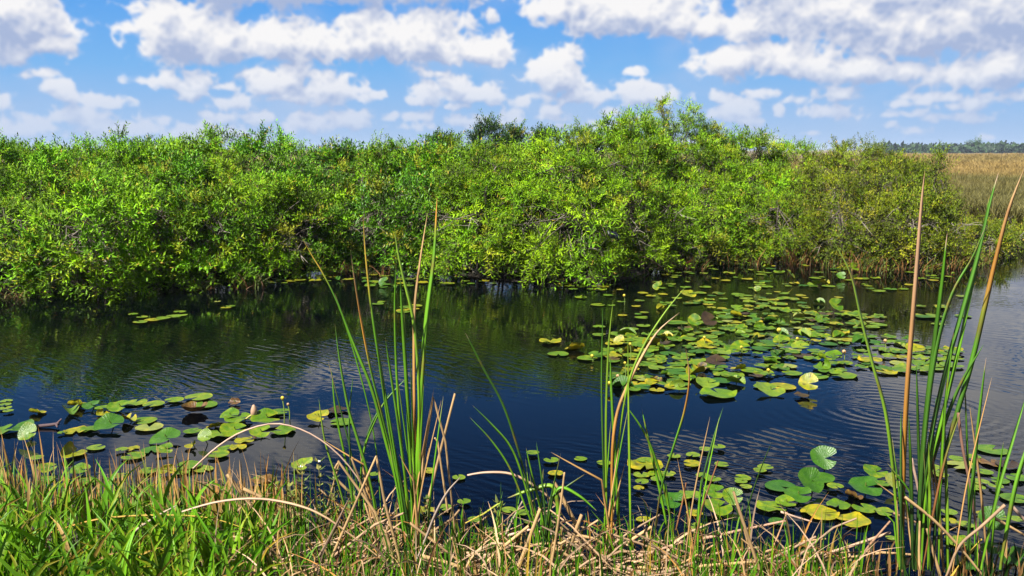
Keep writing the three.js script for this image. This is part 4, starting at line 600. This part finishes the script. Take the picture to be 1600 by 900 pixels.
cattail(580, 835, 4.4, 'sparse smaller cattail left of the tall green clump', [[7, 'green', [[523, 505], [532, 570], [545, 640], [560, 690], [580, 760], [592, 845]]], [4, 'yellow', [[473, 374], [488, 400], [505, 428], [528, 475], [556, 560], [586, 690], [598, 845]]], [6, 'green', [[518, 575], [524, 640], [540, 720], [560, 840]]], [6, 'dark', [[638, 588], [604, 625], [580, 665], [566, 720], [566, 840]]], [5, 'green', [[610, 610], [590, 650], [570, 700], [562, 770], [560, 845]]], [5, 'light', [[498, 622], [508, 690], [530, 760], [552, 845]]], [5, 'dark', [[552, 585], [546, 650], [548, 730], [556, 845]]]]);
cattail(850, 870, 4.15, 'few slanting green blades alone in the middle of the bank', [[6, 'pinktip', [[727, 520], [741, 547], [758, 580], [785, 630], [806, 690], [832, 790], [850, 875]]], [6, 'green', [[738, 633], [768, 663], [797, 697], [818, 750], [846, 870]]], [5, 'green', [[734, 652], [766, 686], [796, 730], [824, 800], [852, 875]]], [12, 'light', [[793, 778], [828, 766], [862, 760], [872, 790], [866, 872]]], [9, 'green', [[932, 798], [905, 775], [876, 762], [862, 782], [858, 872]]], [6, 'green', [[822, 700], [832, 745], [846, 800], [858, 872]]], [5, 'dark', [[838, 690], [848, 760], [856, 870]]]]);
cattail(956, 866, 4.2, 'thin green reeds right of centre with one brown bent blade', [[7, 'light', [[958, 468], [951, 540], [947, 640], [947, 760], [949, 870]]], [6, 'light', [[1072, 447], [1040, 487], [1006, 540], [984, 592], [972, 650], [960, 760], [954, 872]]], [8, 'tan', [[1062, 488], [1028, 518], [1004, 556], [982, 600], [966, 640], [958, 690], [956, 800], [956, 872]]], [8, 'green', [[953, 552], [957, 640], [964, 760], [968, 872]]], [7, 'light', [[981, 528], [982, 640], [984, 760], [986, 872]]], [6, 'half', [[1071, 540], [1077, 590], [1070, 640], [1052, 700], [1034, 760], [1018, 872]]], [7, 'green', [[972, 625], [1008, 678], [1030, 735], [1045, 795], [1060, 885]]], [7, 'green', [[1003, 640], [1016, 700], [1034, 780], [1054, 885]]], [5, 'dark', [[942, 480], [940, 600], [944, 760], [948, 872]], .1]]);
cattail(1085, 880, 4.05, 'three thin dark blades between the thin reeds and the glossy pads', [[5, 'dark', [[1130, 636], [1112, 695], [1096, 760], [1082, 880]]], [4, 'dark', [[1207, 688], [1186, 740], [1164, 810], [1150, 890]]], [5, 'green', [[1040, 750], [1046, 800], [1056, 885]]], [6, 'green', [[1096, 745], [1092, 800], [1090, 885]]]]);
cattail(1404, 880, 4.1, 'long curved green reed and the tall orange reed left in the right clump', [[10, 'light', [[1300, 373], [1328, 425], [1345, 495], [1364, 570], [1383, 640], [1394, 720], [1401, 800], [1406, 890]]], [12, 'orange', [[1445, 266], [1439, 330], [1434, 400], [1426, 500], [1418, 600], [1413, 700], [1411, 800], [1410, 890]]], [8, 'dark', [[1408, 640], [1408, 740], [1408, 890]]]]);
cattail(1440, 886, 4.05, 'dense dark green cattail clump at the right of the bank', [[11, 'pinktip', [[1480, 364], [1472, 440], [1462, 520], [1450, 620], [1440, 720], [1430, 890]]], [12, 'pinktip', [[1560, 270], [1546, 320], [1530, 390], [1505, 480], [1480, 570], [1455, 680], [1436, 800], [1426, 890]]], [11, 'green', [[1546, 305], [1535, 370], [1520, 440], [1499, 540], [1475, 640], [1450, 740], [1438, 890]]], [10, 'pinktip', [[1541, 352], [1520, 402], [1490, 455], [1468, 525], [1450, 640], [1440, 760], [1434, 890]]], [7, 'dark', [[1432, 570], [1434, 650], [1437, 760], [1438, 890]]], [9, 'dark', [[1537, 538], [1500, 602], [1470, 680], [1446, 770], [1434, 890]]], [9, 'dark', [[1420, 650], [1424, 760], [1426, 890]]], [9, 'dark', [[1463, 620], [1452, 740], [1444, 890]]], [8, 'light', [[1451, 690], [1453, 780], [1450, 890]]]]);
cattail(1480, 888, 4.0, 'slanting reed with a tan upper half reaching the right picture edge', [[12, 'half', [[1604, 255], [1577, 325], [1556, 405], [1541, 470], [1520, 560], [1497, 640], [1474, 720], [1455, 890]]], [9, 'light', [[1476, 655], [1479, 770], [1481, 890]]], [6, 'rust', [[1502, 640], [1477, 717], [1457, 807], [1440, 898]]], [8, 'green', [[1490, 520], [1478, 620], [1470, 740], [1466, 890]]]]);
cattail(1530, 886, 4.0, 'green blades at the far right of the bank', [[9, 'pinktip', [[1541, 558], [1531, 640], [1523, 720], [1516, 800], [1510, 890]]], [11, 'green', [[1606, 610], [1582, 690], [1560, 765], [1532, 890]]], [11, 'green', [[1640, 610], [1592, 740], [1562, 890]]], [6, 'green', [[1568, 690], [1556, 780], [1548, 890]]]]);

// ---------------------------------------------------------------- single dry stalks and long blades
const stalkR = rngOf(555);
function stalk(name, label, category, w, colour, pts, opt = {}) {
  const r = stalkR, low = pts.reduce((a, b) => (b[1] > a[1] ? b : a)), d = opt.depth || clamp(-onPlane(low[0], Math.min(low[1], 905), .08).z, 3.7, 4.9) + (r() - .5) * .1, P3 = pts.map(([x, y], k) => at(x, y, d + (opt.dz || 0) * k / (pts.length - 1)));
  const foot = P3.reduce((a, b) => (b.y < a.y ? b : a)), g = base(name, foot, label, category), mb = new MB(foot), j = .88 + r() * .3, line = opt.kink ? P3.flatMap((p, k) => k ? [0.25, .5, .75, 1].map(t => P3[k - 1].clone().lerp(p, t)) : [p]) : spline(P3, 20);
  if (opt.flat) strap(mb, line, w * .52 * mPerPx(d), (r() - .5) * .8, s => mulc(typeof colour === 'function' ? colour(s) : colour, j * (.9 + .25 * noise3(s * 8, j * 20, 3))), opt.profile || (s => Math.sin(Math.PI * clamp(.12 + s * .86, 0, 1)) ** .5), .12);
  else tube(mb, line, t => w * .40 * mPerPx(d) * (1 - .35 * t), 7, s => mulc(colour, j * (.86 + .3 * noise3(s * 11, j * 20, 2) - (noise3(s * 21, j * 9, 6) > .38 ? .3 : 0))));
  mb.build('stem', strawMat, g); return g;
}
const S = (label, w, pts, opt, colour = TAN) => stalk('dry_stalk', label, 'dry stalk', w, colour, pts, { kink: pts.length < 4, ...opt });
S('thick tan stalk slanting down right at the middle of the left grass', 9, [[355, 741], [380, 775], [409, 811]]);
S('long tan stalk lying from the left grass toward the tall reeds', 8, [[380, 764], [436, 790], [500, 822]]);
S('straight tan stalk leaning right, crossing the arched blade', 7, [[505, 902], [546, 808], [588, 713]]);
S('tan stalk leaning left against the straight one', 7, [[612, 872], [586, 800], [528, 720]]);
S('dry stalk left of the tall reeds, steep, thin', 6, [[602, 852], [576, 785], [549, 716]]);
S('bent dry stalk with its elbow above the white flowered stems', 6, [[560, 782], [522, 740], [530, 722], [512, 790]]);
S('short tan stalk between the reed feet and the arched blade', 6, [[602, 884], [570, 786]]);
S('tan stalk running down to the foot of the tall reeds', 7, [[632, 902], [601, 784], [588, 712]]);
S('thick pale stalk end by the foot of the tall reeds', 9, [[627, 902], [614, 868], [602, 828]]);
S('sharply bent tan reed with its elbow right of the tall clump', 6, [[655, 780], [664, 700], [677, 620], [696, 690], [713, 850]], { kink: true });
S('straight tan reed crossing the sharply bent one', 7, [[666, 795], [688, 706], [711, 615]]);
S('thin tan reed below the crossing pair', 5, [[700, 800], [684, 690], [679, 684]]);
S('thick tan stalk leaning right in the central tangle', 10, [[805, 902], [826, 845], [844, 795]]);
S('thick tan stalk of the central tangle bent at its middle', 9, [[744, 896], [780, 860], [826, 822]]);
S('stout stalk with a cut top right of the central tangle', 11, [[870, 902], [890, 855], [909, 804]]);
S('thin tan stalk lying from the tall reed foot to the bottom', 6, [[640, 817], [690, 856], [748, 900]]);
S('thick stalk lying flat below the pale arched blade', 10, [[654, 868], [700, 880], [746, 894]]);
S('second flat stalk just below the thick flat one', 7, [[666, 882], [722, 898]]);
S('thin pinkish stalk lying over the thick leaning one', 6, [[790, 838], [826, 828], [872, 836]], {}, PINK);
S('tan stalk lying right of the stout cut one', 7, [[900, 836], [930, 842], [962, 862]]);
S('upright thin tan stalk with bent head over the green arched leaf', 6, [[858, 902], [867, 850], [876, 790], [882, 738]]);
S('grey stalk leaning right before the touching pair of pads', 5, [[788, 840], [802, 810], [817, 782]], {}, [.25, .195, .145]);
S('tan stalk sloping to the right of the central tangle', 7, [[866, 856], [896, 874], [930, 902]]);
S('pale double stalk, the longer one, leaning over the water', 8, [[1191, 902], [1168, 836], [1146, 768]]);
S('pale double stalk, the shorter one, leaning over the water', 6, [[1172, 860], [1160, 815], [1147, 774]]);
S('thick tan stalk pointing up right beside the thin reeds', 9, [[956, 864], [988, 843], [1018, 823]]);
S('pinkish long stalk lying right from the thin reeds', 7, [[1098, 842], [1160, 828], [1227, 814]], {}, [.31, .175, .11]);
S('pinkish long stalk lying left behind the thin reeds', 8, [[960, 880], [1010, 866], [1066, 847]], {}, [.33, .195, .12]);
S('long stalk lying under the pale double one', 7, [[1008, 880], [1100, 868], [1185, 855]], {}, [.31, .18, .10]);
S('pale twig end lying across the big heart shaped pad', 5, [[1220, 800], [1244, 808], [1268, 815]], {}, PINK);
S('lowest flat stalk at the bottom right of centre', 9, [[958, 896], [1080, 886], [1202, 876]]);
S('flat tan stalk lying above the lowest one', 7, [[940, 884], [1040, 889], [1134, 884]]);
S('thin red brown stalk standing before the yellow dying pad', 4, [[1076, 896], [1097, 792], [1122, 720]], {}, RUST);
S('short brown stalk standing before the big dark pad', 4, [[1056, 828], [1066, 786], [1072, 754]], {}, RUST);
S('thin tan stalk standing right of the pale double one', 4, [[1204, 864], [1216, 836], [1230, 800]], {}, [.31, .175, .085]);
S('brown stalk floating at a slant left of the dark reed feet', 6, [[1334, 886], [1360, 850], [1391, 814]], {}, [.24, .13, .07]);
S('brown stalk lying left from the dark reed feet', 6, [[1396, 802], [1424, 813], [1452, 826]], {}, [.26, .15, .08]);
S('long tan stalk sloping right through the dark reeds', 7, [[1414, 777], [1458, 812], [1500, 856], [1536, 900]]);
S('tan stalk end sloping out of the right picture edge', 7, [[1549, 806], [1576, 822], [1604, 838]]);
S('pale stalk end near the right picture edge', 8, [[1578, 788], [1592, 803], [1606, 818]], {}, PINK);
S('brown dry leaf hanging across the right blades', 7, [[1570, 789], [1534, 822], [1500, 852], [1478, 902]], {}, [.21, .13, .07]);
S('upright tan stalk in the dark reed feet', 6, [[1437, 902], [1436, 860], [1437, 814]]);
S('tan stalk leaning right in the dark reed feet', 7, [[1470, 902], [1458, 862], [1448, 826]]);
S('red brown bent stalk with a white pink tip at the right', 6, [[1497, 645], [1504, 700], [1518, 770], [1526, 830], [1538, 900]], {}, [.22, .11, .07]);
S('short pale bent stalk between orange reed and green reeds', 6, [[1424, 716], [1432, 752], [1440, 792]], {}, PINK);
S('yellow tan stalk pointing right at the bottom right corner', 6, [[1486, 902], [1510, 870], [1534, 842]], {}, YLW);
S('thin dark grey twig curving out of the water', 3, [[1352, 836], [1362, 862], [1366, 880]], {}, [.12, .09, .08]);
stalk('arching_blade', 'long pink tan blade arching over the left grass', 'dry blade', 9, s => mixc(PINK, TAN, s), [[284, 799], [340, 784], [400, 779], [455, 787], [500, 803], [560, 845], [622, 896]], { flat: true });
stalk('arching_blade', 'long yellow blade arching low across the left grass', 'dry blade', 6, s => mixc(ORG, YLW, smooth(.2, .6, s)), [[-12, 858], [60, 838], [150, 812], [250, 805], [330, 810], [400, 832]], { flat: true, depth: 4.1 });
stalk('arching_blade', 'pale grey blade slanting over the left grass', 'dry blade', 9, [.30, .23, .165], [[138, 904], [180, 862], [215, 827], [250, 804], [276, 790]], { flat: true });
stalk('arching_blade', 'thin pink stalk arching high over the water left of the reeds', 'dry blade', 4, PINK, [[302, 732], [340, 698], [380, 674], [430, 662], [475, 673], [520, 702], [560, 748], [592, 812]], { depth: 4.35 });
stalk('arching_blade', 'pale grey blade curving up right of the tall reeds', 'dry blade', 9, [.27, .21, .165], [[640, 902], [662, 850], [682, 800], [700, 768], [720, 745]], { flat: true });
stalk('arching_blade', 'pink tan blade drooping both ways above the central water', 'dry blade', 9, s => mixc(PINK, TAN, s), [[730, 742], [762, 738], [800, 741], [836, 760], [862, 782], [886, 815]], { flat: true, depth: 4.2 });
stalk('arching_blade', 'yellow bent blade low over the central water', 'dry blade', 7, s => mixc(YLW, LGRN, s), [[727, 817], [755, 803], [785, 783], [772, 850]], { flat: true, depth: 4.25, kink: true });
stalk('arching_blade', 'wide tan leaf sheath right of the green arched leaf', 'dry blade', 14, TAN, [[866, 752], [880, 780], [896, 812], [912, 850]], { flat: true });
stalk('arching_blade', 'yellow green blade slanting down from the left picture edge', 'dry blade', 8, mixc(YLW, LGRN, .5), [[6, 857], [40, 873], [84, 900]], { flat: true, depth: 4.0 });
stalk('arching_blade', 'grey brown wide blade leaning in the middle tangle', 'dry blade', 10, [.19, .125, .075], [[478, 902], [510, 850], [546, 778]], { flat: true });

// ---------------------------------------------------------------- grass and litter of the near bank
{
  const r = rngOf(1212), gMB = new MB(), dMB = new MB(), lMB = new MB();
  const shorePx = [[-150, 762], [0, 772], [200, 785], [400, 806], [560, 838], [640, 852], [900, 872], [1200, 898], [1400, 915], [1750, 926]];
  const edge = x => { for (let k = 1; k < shorePx.length; k++) if (x <= shorePx[k][0]) return lerp(shorePx[k - 1][1], shorePx[k][1], (x - shorePx[k - 1][0]) / (shorePx[k][0] - shorePx[k - 1][0])); return 926; };
  const foot = (x, y) => { const p = onPlane(x, y, .03); p.y = groundY(p.x, p.z); const t = onPlane(x, y, Math.max(p.y, 0)); t.y = Math.max(-.05, groundY(t.x, t.z)); return t; };
  const bladeOf = (mb, b, h, lean, droop, w, col, n = 5) => { const a = r() * 6.28, d = V(Math.cos(a) * lean, 0, Math.sin(a) * lean), pts = []; for (let k = 0; k <= n; k++) { const s = k / n; pts.push(b.clone().addScaledVector(d, h * s * s * (.5 + .5 * s)).add(V(0, h * (s - droop * s * s * s), 0))); } const ta = (r() - .5) * 2.4; strapLite(mb, pts, w, ta, col); };
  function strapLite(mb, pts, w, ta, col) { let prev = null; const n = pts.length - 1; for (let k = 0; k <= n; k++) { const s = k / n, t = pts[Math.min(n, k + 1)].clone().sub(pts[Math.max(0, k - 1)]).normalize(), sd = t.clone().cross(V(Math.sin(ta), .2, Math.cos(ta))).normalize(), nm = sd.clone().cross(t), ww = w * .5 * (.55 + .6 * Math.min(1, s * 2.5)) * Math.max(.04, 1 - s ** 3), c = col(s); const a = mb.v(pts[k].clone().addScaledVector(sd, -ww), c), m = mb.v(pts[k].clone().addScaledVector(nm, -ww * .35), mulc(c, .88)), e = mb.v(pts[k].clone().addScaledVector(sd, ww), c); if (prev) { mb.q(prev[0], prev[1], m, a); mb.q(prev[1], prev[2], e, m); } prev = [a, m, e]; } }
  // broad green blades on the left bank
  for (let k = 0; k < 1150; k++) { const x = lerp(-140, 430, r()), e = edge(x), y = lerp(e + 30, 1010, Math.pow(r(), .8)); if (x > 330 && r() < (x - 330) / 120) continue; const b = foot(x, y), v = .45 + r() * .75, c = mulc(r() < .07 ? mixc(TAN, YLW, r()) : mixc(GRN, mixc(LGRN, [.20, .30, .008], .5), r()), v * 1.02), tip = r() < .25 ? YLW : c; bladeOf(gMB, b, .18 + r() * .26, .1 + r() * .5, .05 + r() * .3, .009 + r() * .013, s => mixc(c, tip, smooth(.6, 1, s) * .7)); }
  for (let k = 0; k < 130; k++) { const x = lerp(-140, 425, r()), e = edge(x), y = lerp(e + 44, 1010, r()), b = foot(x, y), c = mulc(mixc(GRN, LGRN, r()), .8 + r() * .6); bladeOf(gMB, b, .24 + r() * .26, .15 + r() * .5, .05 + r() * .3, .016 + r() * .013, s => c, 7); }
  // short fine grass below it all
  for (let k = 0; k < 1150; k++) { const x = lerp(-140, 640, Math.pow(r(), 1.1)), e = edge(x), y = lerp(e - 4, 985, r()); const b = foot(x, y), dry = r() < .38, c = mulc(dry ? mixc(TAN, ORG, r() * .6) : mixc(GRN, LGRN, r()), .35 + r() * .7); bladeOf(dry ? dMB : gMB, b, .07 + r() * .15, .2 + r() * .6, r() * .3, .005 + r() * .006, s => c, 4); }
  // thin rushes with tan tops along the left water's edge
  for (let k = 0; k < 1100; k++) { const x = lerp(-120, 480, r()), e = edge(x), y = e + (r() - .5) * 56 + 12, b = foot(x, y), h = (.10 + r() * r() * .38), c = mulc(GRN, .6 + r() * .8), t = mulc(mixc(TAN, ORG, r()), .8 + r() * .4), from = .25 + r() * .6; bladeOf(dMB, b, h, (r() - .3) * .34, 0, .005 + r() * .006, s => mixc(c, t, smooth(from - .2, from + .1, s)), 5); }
  // green rushes among the dry tangle
  for (let k = 0; k < 1900; k++) { const x = lerp(380, 1345, r()), e = edge(x), y = lerp(e - 34, 985, Math.pow(r(), .9)), b = foot(x, y), c = mulc(r() < .2 ? mixc(TAN, YLW, r()) : mixc(GRN, r() < .5 ? DGRN : LGRN, r()), .5 + r() * .8); bladeOf(gMB, b, r() < .3 ? .16 + r() * .24 : .06 + r() * .16, (r() - .4) * .6, r() * .15, .004 + r() * .007, s => c, 5); }
  for (let k = 0; k < 240; k++) { const x = lerp(1330, 1640, r()), y = lerp(880, 960, r()), b = foot(x, y), c = mulc(r() < .5 ? DGRN : mixc(TAN, RUST, r()), .6 + r() * .6); bladeOf(gMB, b, .06 + r() * .2, (r() - .4) * .5, .1, .006 + r() * .006, s => c, 5); }
  // dry litter: straw lying criss cross
  for (let k = 0; k < 300; k++) {
    const x = lerp(360, 1330, r()), e = edge(x), y = lerp(e - 16, 975, Math.pow(r(), .75)), b = foot(x, y); b.y = Math.max(b.y, 0) + .008 + r() * .07;
    const a = (r() - .5) * 1.5 + (r() < .5 ? 0 : Math.PI) + (r() < .25 ? 1.2 : 0), L = .05 + r() * r() * .40, rise = (r() - .35) * .6, d = V(Math.cos(a), rise, Math.sin(a) * .8), m = b.clone().addScaledVector(d, L * .5).add(V(0, (r() - .3) * .02, 0)), q = b.clone().addScaledVector(d, L); q.y = Math.max(q.y, .004);
    const c = mulc(r() < .55 ? mixc(TAN, PINK, r() * .6) : mixc(mulc(ORG, .7), RUST, r()), .22 + r() * .68); tube(lMB, [b, m, q], t => (.0028 + (k % 7) * .0006) * (1 - .4 * t), 5, c);
  }
  // stouter broken stalks thrown across the tangle, each one lying or leaning on its own
  const xs = [...Array(92)].map(() => lerp(430, 1300, r())).sort((a, b) => a - b), such = {};
  for (let k = 0; k < 92; k++) {
    const x = xs[k], e = edge(x), y = lerp(e - 26, 930, Math.pow(r(), .8)), b = foot(x, y); b.y = Math.max(b.y, 0) + .012 + r() * .05;
    const a = (r() - .5) * 1.1 + (r() < .5 ? 0 : Math.PI), L = .12 + r() * .38, d = V(Math.cos(a), (r() - .15) * 1.0, Math.sin(a) * .6).normalize(), q = b.clone().addScaledVector(d, L); q.y = Math.max(q.y, .012);
    const c = mulc(mixc(mixc(TAN, RUST, r() * .35), PINK, r() * .6), .5 + r() * .6), mb = new MB(b), R = .0045 + r() * .0055, bend = b.clone().lerp(q, .5 + r() * .3).add(V(0, (r() - .3) * .05, (r() - .5) * .04));
    tube(mb, [b, b.clone().lerp(bend, .5), bend, bend.clone().lerp(q, .5), q], t => R * (1 - .3 * t), 7, s => mulc(c, .85 + .3 * noise3(s * 9, k, 1)));
    const look = `${L > .34 ? 'long' : L > .22 ? 'middling' : 'short'} ${R > .0075 ? 'thick' : 'thin'} stalk ${d.y > .25 ? 'leaning up' : 'lying flat'}, ${x < 650 ? 'left' : x < 860 ? 'middle' : x < 1080 ? 'right' : 'far right'} part of the bank tangle`;
    such[look] = (such[look] || 0) + 1;
    mb.build('stem', strawMat, base('broken_stalk', b, `${look}, ${ord[such[look] - 1]} such from left`, 'dry stalk', 'broken stalks of the near bank tangle'));
  }
  for (let k = 0; k < 720; k++) { const x = lerp(300, 1340, r()), e = edge(x), y = lerp(e - 22, 990, r()), b = foot(x, y), c = mulc(r() < .3 ? mixc(ORG, RUST, r()) : mixc(TAN, PINK, r() * .6), .35 + r() * .75); bladeOf(lMB, b, r() < .45 ? .16 + r() * .26 : .06 + r() * .14, (r() < .5 ? .1 : .5) + r() * .7, r() * .5, .004 + r() * .007, s => c, 6); }
  tag(gMB.build('grass', grassMat), 'bright green broad grass of the near bank', 'grass', null, 'stuff');
  tag(dMB.build('rush_grass', strawMat), 'thin rushes with tan tops along the near water edge', 'grass', null, 'stuff');
  tag(lMB.build('dry_litter', strawMat), 'tangle of short dry straw on the near bank', 'straw', null, 'stuff');
  // leafy stems with tiny white flowers
  [[478, 836, 470, 730, 'leafy dark stem with a white flower, leftmost of the flowered stems'], [500, 838, 498, 722, 'leafy stem with a white flower in the middle of the flowered stems'], [520, 844, 522, 738, 'leafy stem right of the white flowers'], [540, 848, 548, 770, 'short leafy stem before the tall reeds'], [462, 842, 452, 760, 'leafy stem over the half hidden pad'], [770, 868, 778, 786, 'ragged leafy stem left of the touching pair of pads'], [664, 862, 668, 780, 'leafy stem at the right foot of the tall reeds']].forEach(([x0, y0, x1, y1, label], q) => {
    const b = foot(x0, y0), d = -b.z, e = at(x1, y1, d), g = base('flowering_stem', b, label, 'plant'), st = new MB(b), lf = new MB(b), line = spline([b, b.clone().lerp(e, .5).add(V(.01, 0, .02)), e], 10);
    tube(st, line, t => .004 - .002 * t, 5, [.10, .10, .03]); for (let k = 1; k < 11; k++) for (let l = 0; l < 5; l++) { const a = r() * 6.28, dir = V(Math.cos(a), .35 + r() * .4, Math.sin(a)).normalize(); leaf(lf, line[k], dir, dir.clone().cross(V(0, 1, 0)).normalize(), .025 + r() * .03, .012 + r() * .008, mulc(mixc([.06, .11, .02], [.15, .14, .03], r()), .7 + r() * .6)); }
    st.build('stem', barkMat, g); lf.build('leaves', leafMat, g);
    if (q < 2) { const fl = new MB(b); for (let k = 0; k < 7; k++) { const a = k * .9, dir = V(Math.cos(a), .4, Math.sin(a)).normalize(); leaf(fl, e, dir, dir.clone().cross(V(0, 1, 0)).normalize(), .016, .012, [.72, .68, .62]); } fl.build('flower', strawMat, g); }
  });
}

// ---------------------------------------------------------------- draw
const renderer = new THREE.WebGLRenderer({ antialias: true });
renderer.toneMapping = THREE.LinearToneMapping;
renderer.toneMappingExposure = EXPOSURE;
renderer.shadowMap.enabled = true;
renderer.shadowMap.type = THREE.PCFSoftShadowMap;
renderer.setSize(1024, 576);
renderer.render(scene, camera);
